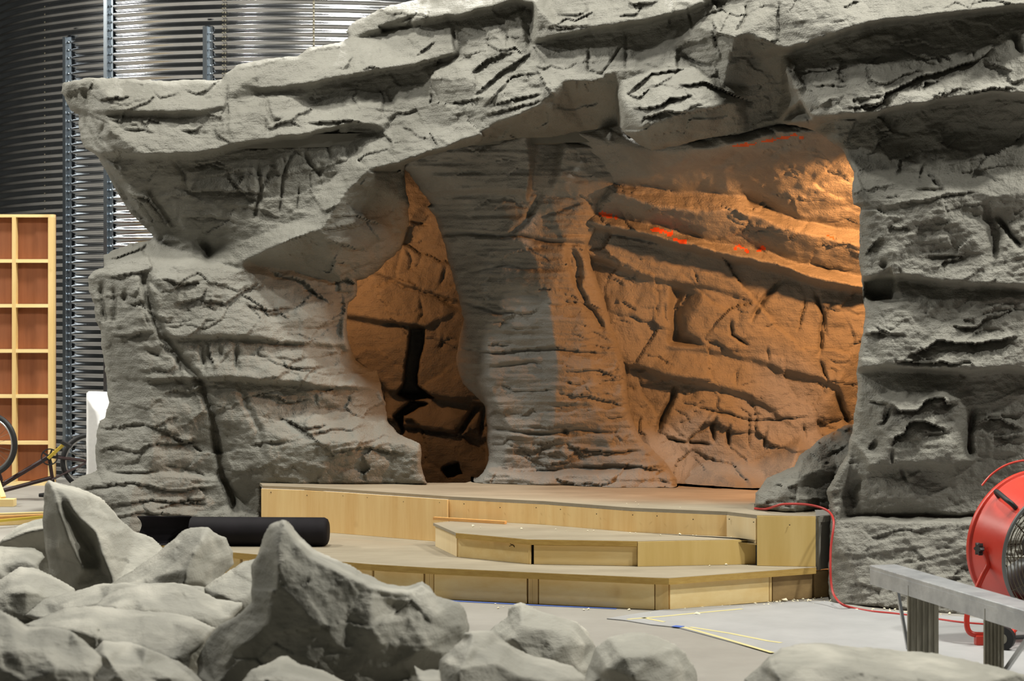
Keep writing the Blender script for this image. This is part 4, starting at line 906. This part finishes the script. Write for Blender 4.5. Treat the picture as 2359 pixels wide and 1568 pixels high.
i, j = np.meshgrid(np.arange(nz - 1), np.arange(na - 1), indexing='ij'); i = i.ravel(); j = j.ravel()
fs = np.stack([i * na + j, i * na + j + 1, (i + 1) * na + j + 1, (i + 1) * na + j], 1)
me = bpy.data.meshes.new('corrugated_wall'); me.from_pydata(co.tolist(), [], fs.tolist())
o = link_mesh(me, 'corrugated_wall', M['galv'], silo, True); 
md = o.modifiers.new('thickness', 'SOLIDIFY'); md.thickness = .003; md.offset = -1
def on_silo(a, r, z): return Vector((SX + (SR + r) * math.sin(a), SY - (SR + r) * math.cos(a), z))
for px, top in ((157, 86), (250, None), (476, 62)):
    a = silo_pt(px); d = SY - SR * math.cos(a)
    zt = SH if top is None else H + (HY - top) / F * d
    mb = MB(); w = .022
    da = w / SR
    for s_, dp in ((-1, 0), (1, 0)):
        mb.bar(on_silo(a + s_ * da, .02, 0), on_silo(a + s_ * da, .02, zt), .006, .07, up=(math.sin(a), -math.cos(a), 0))
    mb.bar(on_silo(a, .055, 0), on_silo(a, .055, zt), .044, .006, up=(math.sin(a), -math.cos(a), 0))
    mb.bar(on_silo(a + 2 * da, .012, 0), on_silo(a + 2 * da, .012, zt), .05, .005, up=(math.sin(a), -math.cos(a), 0))
    st = mb.build('stiffener', M['galv2'], silo)
    mb = MB(); z = PITCH * .25
    while z < zt:
        mb.lathe([(.014, .0), (.014, .008), (.008, .014), (0, .016)], on_silo(a + 2 * da, .015, z), (math.sin(a), -math.cos(a), 0), 6); z += PITCH
    tag(mb.build('bolt_row', M['galv2'], st), kind='stuff')
for px in (106, 514, 520, 723):
    a = silo_pt(px); mb = MB(); z = PITCH * .25
    while z < SH:
        mb.lathe([(.011, .0), (.011, .006), (0, .01)], on_silo(a, AMP, z), (math.sin(a), -math.cos(a), 0), 6); z += PITCH * .5 if px != 106 else PITCH
    if px == 723: mb.bar(on_silo(a, AMP - .002, 0), on_silo(a, AMP - .002, SH), .02, .004, up=(math.sin(a), -math.cos(a), 0))
    tag(mb.build('seam_bolts', M['wire'], silo), kind='stuff')

# ================================================================ WALL FLAT (timber framed panel)
flat = thing('scenery_flat', 'tall timber framed panel with red-brown plywood at the left', 'panel', un(40, 1116, 21.3))
df = 21.3; mb = MB()
def P3(px, py, d=df): return un(px, py, d)
zt, zb = P3(0, 494).z, 0.0
xl, xr = P3(-120, 0).x, P3(126, 0).x
mb.box(((xl + xr) / 2, df + .06, (zt + zb) / 2), (xr - xl, .012, zt - zb)); mb.build('plywood_panel', M['lauan'], flat)
def rail(x0, x1, z0, z1, name='rail', mt='pine', dd=.09): 
    m_ = MB(); m_.box(((x0 + x1) / 2, df, (z0 + z1) / 2), (x1 - x0, dd, z1 - z0)); return m_.build(name, M[mt], flat)
rail(xl, xr, zt - .03, zt, 'top_rail'); rail(xl, xr, 0, .04, 'bottom_rail')
xm0, xm1 = P3(30, 0).x, P3(39, 0).x; xe = P3(113, 0).x
rail(xe, xr, .04, zt - .03, 'stud', 'pine_z'); rail(xm0, xm1, .04, zt - .03, 'stud', 'pine_z'); rail(xl, xl + .04, .04, zt - .03, 'stud', 'pine_z')
for y in (601, 704, 808, 912, 1019):
    z = P3(0, y).z; rail(xm1, xe, z - .018, z + .018, 'cross_rail'); rail(xl + .04, xm0, z - .018, z + .018, 'cross_rail')

# white polystyrene block with a broken corner
fb = Rock([(199,905),(204,901),(246,902),(250,906),(300,930),(300,1200),(199,1200)], 3, (1, 20), 61)
fb.macro(points=[(199,905,.0),(199,1200,.0),(300,1200,-.0),(300,930,.25),(250,905,.3),(225,905,.25),(205,905,.1)], ridges=[[(200,912,.0),(212,930,.0),(224,944,.0),(228,975,0),(240,1000,0)], [(226,940,.1),(232,960,.1)]])
tag(fb.solid('foam_block', M['eps'], None, lambda x: np.full(np.shape(x), 18.3), .35, (4, .02), ragged=.8, loc=un(250, 1182, 18.3))[0], 'white polystyrene block with a broken top, behind the left pillar', 'foam block')

# ================================================================ BICYCLE (upside down)
bd = 19.6
bike = thing('bicycle', 'upside down bicycle with yellow crank between flat and rock', 'bicycle', un(60, 1152, bd))
def wheel(c, rad, axis, name):
    axis = Vector(axis).normalized(); c = Vector(c)
    u = axis.cross(Vector((0, 0, 1))).normalized(); w = axis.cross(u)
    ring = lambda r_, n=56: [c + (u * math.cos(2 * math.pi * k / n) + w * math.sin(2 * math.pi * k / n)) * r_ for k in range(n)]
    t = MB().tube(ring(rad - .022), .024, 10, True).build(name, M['black'], bike, True)
    MB().tube(ring(rad - .052), .011, 8, True).build('rim', M['chrome'], t, True)
    mb = MB()
    for k in range(28):
        q = 2 * math.pi * k / 28; q2 = q + (.35 if k % 2 else -.35)
        mb.tube([c + axis * .025 * (1 if k % 2 else -1) + (u * math.cos(q2) + w * math.sin(q2)) * .02, c + (u * math.cos(q) + w * math.sin(q)) * (rad - .055)], .0015, 4)
    tag(mb.build('spokes', M['wire'], t), kind='stuff')
    MB().tube([c - axis * .05, c + axis * .05], .022, 12).build('hub', M['black'], t, True)
wf = un(-28, 1023, bd - .05); wr = un(206, 1062, bd + .35)
ppm = F / bd
wheel(wf, 74 / ppm, (.25, 1, 0), 'front_wheel'); wheel(wr, 67 / ppm, (-.33, 1, 0), 'rear_wheel')
bb = un(113, 1051, bd + .12); ht = un(-12, 1135, bd - .02); ht2 = un(2, 1118, bd); st = un(121, 1104, bd + .14); sx = un(150, 1057, bd + .2)
mb = MB(); mb.tube([bb, ht2], .023, 10); mb.build('down_tube', M['blackmetal'], bike, True)
mb = MB(); mb.tube([st + Vector((0, 0, .02)), ht], .020, 10); mb.build('top_tube', M['blackmetal'], bike, True)
mb = MB(); mb.tube([bb, un(122, 1112, bd + .14)], .018, 10); mb.build('seat_tube', M['blackmetal'], bike, True)
mb = MB(); mb.tube([ht + Vector((-.02, 0, -.05)), ht2 + Vector((.0, 0, .06))], .026, 10); mb.build('head_tube', M['blackmetal'], bike, True)
for s_ in (-1, 1):
    off = Vector((.0, .055 * s_, 0))
    mb = MB(); mb.tube([bb + off * .6, wr + off * 1.1], .011, 8); mb.build('chain_stay', M['blackmetal'], bike, True)
    mb = MB(); mb.tube([st + off * .6, wr + off * 1.1], .010, 8); mb.build('seat_stay', M['blackmetal'], bike, True)
    mb = MB(); mb.tube([ht2 + off * .5 + Vector((0, 0, .05)), wf + off], .016, 8); mb.build('fork_blade', M['blackmetal'], bike, True)
ca = Vector((-.3, 1, 0)).normalized()
mb = MB(); mb.lathe([(.07, -.006), (.082, -.006), (.082, .002), (.07, .002)], bb - ca * .06, ca, 36, True)
for k in range(5):
    q = 2 * math.pi * k / 5; u = ca.cross(Vector((0, 0, 1))); w = ca.cross(u)
    mb.bar(bb - ca * .062, bb - ca * .062 + (u * math.cos(q) + w * math.sin(q)) * .076, .018, .006, up=ca)
mb.lathe([(0, -.01), (.026, -.01), (.026, .01), (0, .01)], bb - ca * .062, ca, 16); mb.build('chainring', M['black'], bike)
ce = un(148, 1022, bd + .02); cb = bb - ca * .085
mb = MB(); mb.bar(cb + (cb - ce).normalized() * .02, ce, .032, .016, up=ca); cr = mb.build('crank_arm', M['yellow_paint'], bike, bevel=.004)
mb = MB(); mb.box(ce + Vector((.03, -.05, .0)), (.1, .09, .03), Matrix.Rotation(.5, 3, 'Y')); mb.build('pedal', M['black'], bike)
mb = MB(); se = un(150, 1090, bd + .16); mb.lathe([(.03, -.02), (.035, 0), (.03, .02)], wr + Vector((0, -.03, 0)), ca, 20, True); mb.build('rear_sprocket', M['black'], bike)
sd = un(128, 1140, bd + .14); mb = MB(); mb.tube([st, sd], .013, 8); mb.build('seat_post', M['black'], bike, True)
mb = MB(); mb.tube([Vector((sd.x - .16, sd.y, .035)), Vector((sd.x - .02, sd.y, .04)), Vector((sd.x + .08, sd.y, .045)), Vector((sd.x + .14, sd.y, .04))], [.018, .03, .042, .03], 10); mb.build('saddle', M['black'], bike, True)
hb = un(-26, 1146, bd); mb = MB(); mb.tube([ht + Vector((-.02, 0, -.03)), hb], .014, 8); mb.tube([hb + Vector((-.12, -.28, -.03)), hb + Vector((-.03, -.15, -.005)), hb, hb + Vector((.03, .15, -.005)), hb + Vector((-.06, .28, -.03))], .012, 8); mb.build('handlebar', M['black'], bike, True)

# loose timber on the floor at the left
mb = MB(); p = onz(12, 1167, 0); mb.box((p.x - .02, p.y + .05, .036), (.2, .12, .07)); tag(mb.build('timber_block', M['pine'], loc=p, bevel=.003), 'pine block on the floor in front of the upside down bicycle', 'timber')
mb = MB(); mb.bar(un(-14, 1090, 19.2), un(7, 1146, 19.02), .05, .03); tag(mb.build('timber_strip', M['pine'], loc=un(7, 1146, 19.02)), 'slanted pine strip standing on the pine block at the left edge', 'timber')
for k, (y0, y1, x1, mt, lab) in enumerate([(1196, 1190, 118, 'pine', 'rearmost pine batten of the pile on the left floor'), (1203, 1196, 108, 'orangewood', 'orange brown batten in the middle of the left floor pile'), (1212, 1206, 96, 'pine', 'front pine batten of the pile on the left floor')]):
    a, b = onz(-60, y0, 0), onz(x1, y1, 0); mb = MB()
    mb.bar(a + Vector((0, 0, .024)), b + Vector((0, 0, .024)), .05, .046); tag(mb.build('timber_batten', M[mt], loc=b, bevel=.002), lab, 'timber', 'battens lying on the left floor')
mb = MB(); mb.bar(onz(-40, 1206, .05) + Vector((0, 0, .012)), onz(112, 1192, .05) + Vector((0, 0, .012)), .03, .02); tag(mb.build('timber_batten', M['yellow_paint'], loc=onz(60, 1198, .05)), 'yellow edged batten lying across the left floor pile', 'timber', 'battens lying on the left floor')

# ================================================================ DRUM FAN
fan = thing('drum_fan', 'red portable drum fan on a tube stand at the right edge', 'fan', onz(2330, 1475, 0))
dfn = 11.35; c0 = un(2382, 1252, dfn)
yaw = math.radians(18); axf = Vector((math.sin(yaw), -math.cos(yaw), -.10)).normalized()
rf = 167 / (F / dfn)
mb = MB(); mb.lathe([(rf - .012, -.02), (rf + .012, -.02), (rf + .016, -.008), (rf + .012, .006), (rf, .012), (rf - .012, .10), (rf - .030, .29), (rf - .036, .29), (rf - .018, .10), (rf - .012, .0)], c0, axf, 72, True)
drum = mb.build('drum', M['red'], fan, True)
cn = c0 + axf * .30; rn = rf - .028
ringp = lambda c, r_, n=64: [c + (uu * math.cos(2 * math.pi * k / n) + ww * math.sin(2 * math.pi * k / n)) * r_ for k in range(n)]
uu = axf.cross(Vector((0, 0, 1))).normalized(); ww = axf.cross(uu)
gr = MB().tube(ringp(cn, rn), .011, 8, True).build('front_guard', M['greysteel'], fan, True)
mb = MB()
for k in range(17): 
    r_ = rn - .018 - k * .0195
    if r_ > .04: mb.tube(ringp(cn + axf * (.045 * (1 - (r_ / rn) ** 2)), r_, 48), .0028, 5, True)
for k in range(12):
    q = 2 * math.pi * k / 12; dv = uu * math.cos(q) + ww * math.sin(q)
    mb.tube([cn + axf * .046 + dv * .03, cn + axf * .034 + dv * rn * .5, cn + dv * rn], .003, 5)
mb.lathe([(0, .05), (.06, .05), (.06, .04), (0, .04)], cn, axf, 20)
tag(mb.build('guard_wires', M['wire'], gr, True), kind='stuff')
mb = MB()
for k in range(12): r_ = rf - .02 - k * .03; mb.tube(ringp(c0 - axf * .01, r_, 48), .003, 5, True)
for k in range(8):
    q = 2 * math.pi * k / 8; mb.tube([c0 - axf * .01, c0 - axf * .01 + (uu * math.cos(q) + ww * math.sin(q)) * rf], .004, 5)
mb.build('rear_guard', M['wire'], fan, True)
mb = MB(); mb.lathe([(0, .02), (.09, .02), (.10, .04), (.10, .18), (.07, .22), (0, .22)], c0, axf, 28); mo = mb.build('motor', M['black'], fan, True)
for k in range(3):
    q = 2 * math.pi * k / 3 + .5; d1 = uu * math.cos(q) + ww * math.sin(q); d2 = uu * math.cos(q + 1.3) + ww * math.sin(q + 1.3)
    vs = []; 
    for t in range(6):
        f_ = .12 + (rf - .08 - .12) * t / 5
        for s_, dv, zz in ((0, d1, .06), (1, d1.lerp(d2, .5).normalized(), .11), (2, d2, .17)):
            dd = d1.lerp(dv, .35 + .3 * t / 5).normalized()
            vs.append(c0 + dd * f_ + axf * zz)
    fs = [(t * 3 + s_, t * 3 + s_ + 1, t * 3 + s_ + 4, t * 3 + s_ + 3) for t in range(5) for s_ in range(2)]
    b_ = MB().add(vs, fs).build('blade', M['greysteel'], fan, True); md = b_.modifiers.new('t', 'SOLIDIFY'); md.thickness = .004
def on_drum(q, al, ro=0): return c0 + axf * al + (uu * math.cos(q) + ww * math.sin(q)) * (rf - .012 - .018 * max(al - .1, 0) / .19 + ro)
def ang_for(px, py, al):
    best = None
    for k in range(720):
        q = k * math.pi / 360; p = on_drum(q, al); X = CX + F * p.x / p.y; Y = HY - F * (p.z - H) / p.y
        n_ = uu * math.cos(q) + ww * math.sin(q)
        if n_.dot(p - Vector((0, 0, H))) > 0: continue
        e = (X - px) ** 2 + (Y - py) ** 2
        if best is None or e < best[0]: best = (e, q)
    return best[1]
qh = ang_for(2318, 1148, .14); hs = [on_drum(qh, .06, .0), on_drum(qh, .065, .035), on_drum(qh, .09, .05), on_drum(qh + .05, .2, .05), on_drum(qh + .06, .235, .035), on_drum(qh + .06, .24, .0)]
MB().tube(smooth_path(hs, 4), .014, 10).build('carry_handle', M['black'], fan, True)
qk = ang_for(2276, 1265, .12); kn = on_drum(qk, .12, .03); kd = (kn - on_drum(qk, .12, 0)).normalized()
mb = MB(); ku = kd.cross(Vector((0, 0, 1))).normalized(); kw = kd.cross(ku); prof = []
star = [kn + (ku * math.cos(2 * math.pi * k / 24) + kw * math.sin(2 * math.pi * k / 24)) * (.030 + .008 * math.cos(6 * 2 * math.pi * k / 24)) for k in range(24)]
mb.add([p - kd * .012 for p in star] + [p + kd * .012 for p in star], [tuple(range(24)), tuple(range(24, 48))] + [(k, (k + 1) % 24, 24 + (k + 1) % 24, 24 + k) for k in range(24)])
mb.tube([kn, kn - kd * .04], .012, 8); mb.build('star_knob', M['black'], fan)
lt = un(2277, 1296, kn.y - .02); l1 = un(2262, 1330, kn.y - .03); l2 = un(2234, 1395, kn.y - .04); l3 = un(2227, 1430, kn.y - .05); l4 = un(2234, 1456, kn.y - .06); l5 = un(2262, 1462, kn.y - .07); l6 = un(2340, 1460, kn.y - .12)
MB().tube(smooth_path([kn - kd * .02, lt, l1, l2, l3, l4, l5, l6], 6), .0155, 10).build('stand_tube', M['red'], fan, True)
kx = 2 * (c0 + axf * .12) - kn
MB().tube(smooth_path([kx, kx + Vector((.0, .02, -.2)), Vector((kx.x - .02, kx.y, .12)), Vector((kx.x - .12, kx.y - .2, .05))], 6), .0155, 10).build('stand_tube', M['red'], fan, True)
fp = un(2262, 1468, l5.y); mb = MB(); mb.box((fp.x, fp.y, fp.z / 2 + .004), (.075, .06, fp.z + .02)); tag(mb.build('foot', M['red'], fan, bevel=.006), 'square red foot')
hoop = [on_drum(ang_for(2250, 1130, .0), -.05, .01)]
hp = [un(2262, 1118, dfn + .12), un(2285, 1092, dfn + .13), un(2320, 1070, dfn + .14), un(2365, 1060, dfn + .16), un(2420, 1066, dfn + .2), un(2470, 1110, dfn + .24)]
MB().tube(smooth_path(hp, 5), .006, 8).build('rear_hoop', M['red'], fan, True)
wl = onz(2336, 1516, 0); wr_ = .065
for off in (Vector((0, 0, 0)), Vector((.42, .1, 0))):
    w_ = MB().lathe([(wr_ * .45, -.02), (wr_, -.025), (wr_, .025), (wr_ * .45, .02)], wl + off + Vector((0, .25, wr_)), (.5, 1, 0), 28, True).build('wheel', M['black'], fan, True)
    MB().lathe([(0, -.022), (wr_ * .45, -.022), (wr_ * .45, .022), (0, .022)], wl + off + Vector((0, .25, wr_)), (.5, 1, 0), 20).build('wheel_hub', M['alu_leg'], w_)
MB().tube([wl + Vector((-.06, .25, wr_)), wl + Vector((.5, .37, wr_))], .012, 8).build('axle', M['black'], fan, True)
MB().tube([wl + Vector((.03, .26, wr_)), c0 + Vector((.12, -.02, -.2))], .014, 8).build('rear_strut', M['red'], fan, True)

# ================================================================ WORK BENCH
bench = thing('work_bench', 'scuffed aluminium step bench at the lower right, in front of the fan', 'bench', (2.05, 9.7, 0))
ZB = .5
e0, e1 = onz(2003, 1301, ZB), onz(2395, 1416, ZB)
dirb = Vector((e1.x - e0.x, e1.y - e0.y, 0)).normalized(); nb = Vector((-dirb.y, dirb.x, 0))
if nb.x < 0: nb = -nb
Wb = .15; e2 = e1 + dirb * .5
top = MB()
a, b = e0 + nb * Wb / 2, e2 + nb * Wb / 2
top.bar(a - Vector((0, 0, .012)), b - Vector((0, 0, .012)), Wb, .024); tb = top.build('top_board', M['alu'], bench, bevel=.004)
for off in (.008, Wb - .008):
    mb = MB(); p = e0 + nb * off; q = e2 + nb * off; dz = Vector((0, 0, .06)); mb.bar(p - dz, q - dz, .012, .075); mb.build('side_rail', M['alu'], bench, bevel=.002)
mb = MB(); mb.bar(e0 + nb * .01 + dirb * .012 - Vector((0, 0, .06)), e0 + nb * (Wb - .01) + dirb * .012 - Vector((0, 0, .06)), .012, .07); mb.build('end_rail', M['alu'], bench)
def leg(px, py, wpx):
    t = (px - 2003) / 392; yy = 1301 + 115 * t; g = onz(px + 2, yy, ZB); d = g.y = g.y - .0; g.z = 0
    w = wpx / (F / d)
    m_ = MB(); m_.box((g.x + w / 2, d, ZB / 2 - .02), (w, .028, ZB - .05))
    for k in range(5): m_.box((g.x + w * (.12 + .19 * k), d - .017, ZB / 2 - .02), (w * .07, .008, ZB - .06))
    m_.build('leg', M['alu_leg'], bench); return g, w
g1, w1 = leg(2089, 1504, 70); g2, w2 = leg(2265, 1534, 44); 
for g_, w_, s_ in ((g1, w1, 1), (g2, w2, -1)):
    o_ = Vector((0, 0, 0)); 
    q0 = Vector((g_.x + (0.005 if s_ > 0 else w_ - .005), g_.y + .02, .14)); q1 = e0 + dirb * ((.16) if s_ > 0 else ((g_ - e0).dot(dirb) + .42)) + nb * Wb * .45; q1.z = ZB - .03
    mb = MB(); mb.bar(q0, q1, .014, .022); mb.build('brace', M['alu'], bench)
mb = MB(); mb.box((g1.x + .045, g1.y - .023, .06), (.035, .006, .05)); mb.box((g1.x + .025, g1.y - .023, .045), (.03, .006, .02)); tag(mb.build('paint_blot', M['yellow_paint'], bench), 'yellow paint blot')

# ================================================================ LIGHTS, WORLD, CAMERA
w = bpy.data.worlds.new('hall'); SC.world = w; w.use_nodes = True
w.node_tree.nodes['Background'].inputs['Color'].default_value = (.95, .98, .90, 1)
w.node_tree.nodes['Background'].inputs['Strength'].default_value = .028
def area(name, loc, target, size, power, col, shape='DISK', sy=None):
    l = bpy.data.lights.new(name, 'AREA'); l.energy = power; l.color = col; l.shape = shape; l.size = size
    if sy: l.size_y = sy
    o = bpy.data.objects.new(name, l); COL.objects.link(o); o.location = loc
    o.rotation_euler = (Vector(target) - Vector(loc)).to_track_quat('-Z', 'Y').to_euler()
    return o
def spot(name, loc, target, power, col, size=70, blend=.5, rad=.05):
    l = bpy.data.lights.new(name, 'SPOT'); l.energy = power; l.color = col; l.spot_size = math.radians(size); l.spot_blend = blend; l.shadow_soft_size = rad
    o = bpy.data.objects.new(name, l); COL.objects.link(o); o.location = loc
    o.rotation_euler = (Vector(target) - Vector(loc)).to_track_quat('-Z', 'Y').to_euler()
    return o
WARM, HALL = (1, .405, .125), (1, .97, .88)
for k, (x, y, p) in enumerate([(-5.2, 13.5, 310), (-1.8, 13.5, 235), (1.6, 12.3, 220), (5.0, 10.4, 390), (6.2, 8.0, 400), (-10.5, 18.4, 900), (-1.0, 19, 650)]):
    area('high_bay_lamp', (x, y, 7.2), (x, y, 0), .5 if k < 5 else 1.0, p, HALL)
def bulb(name, loc, p, rad=.06, col=WARM):
    l = bpy.data.lights.new(name, 'POINT'); l.energy = p; l.color = col; l.shadow_soft_size = rad
    o = bpy.data.objects.new(name, l); COL.objects.link(o); o.location = loc
spot('cave_lamp', un(2200, 385, 13.65), un(1760, 860, 15.4), 380, WARM, 97, .5, .07)
spot('cave_lamp', un(715, 560, 16.35), un(1010, 800, 16.8), 32, WARM, 150, .3, .07)
cam = bpy.data.cameras.new('camera'); cam.sensor_width = 36; cam.lens = 36 * F / 2359; cam.shift_y = -64 / 2359
cam.dof.use_dof = True; cam.dof.focus_distance = 14.0; cam.dof.aperture_fstop = 4.8
co_ = bpy.data.objects.new('camera', cam); COL.objects.link(co_); co_.location = (0, 0, H); co_.rotation_euler = (math.pi / 2, 0, 0)
SC.camera = co_
SC.view_settings.view_transform = 'Standard'; SC.view_settings.look = 'None'; SC.view_settings.gamma = 1; SC.view_settings.use_curve_mapping = False
SC.view_settings.exposure = .03
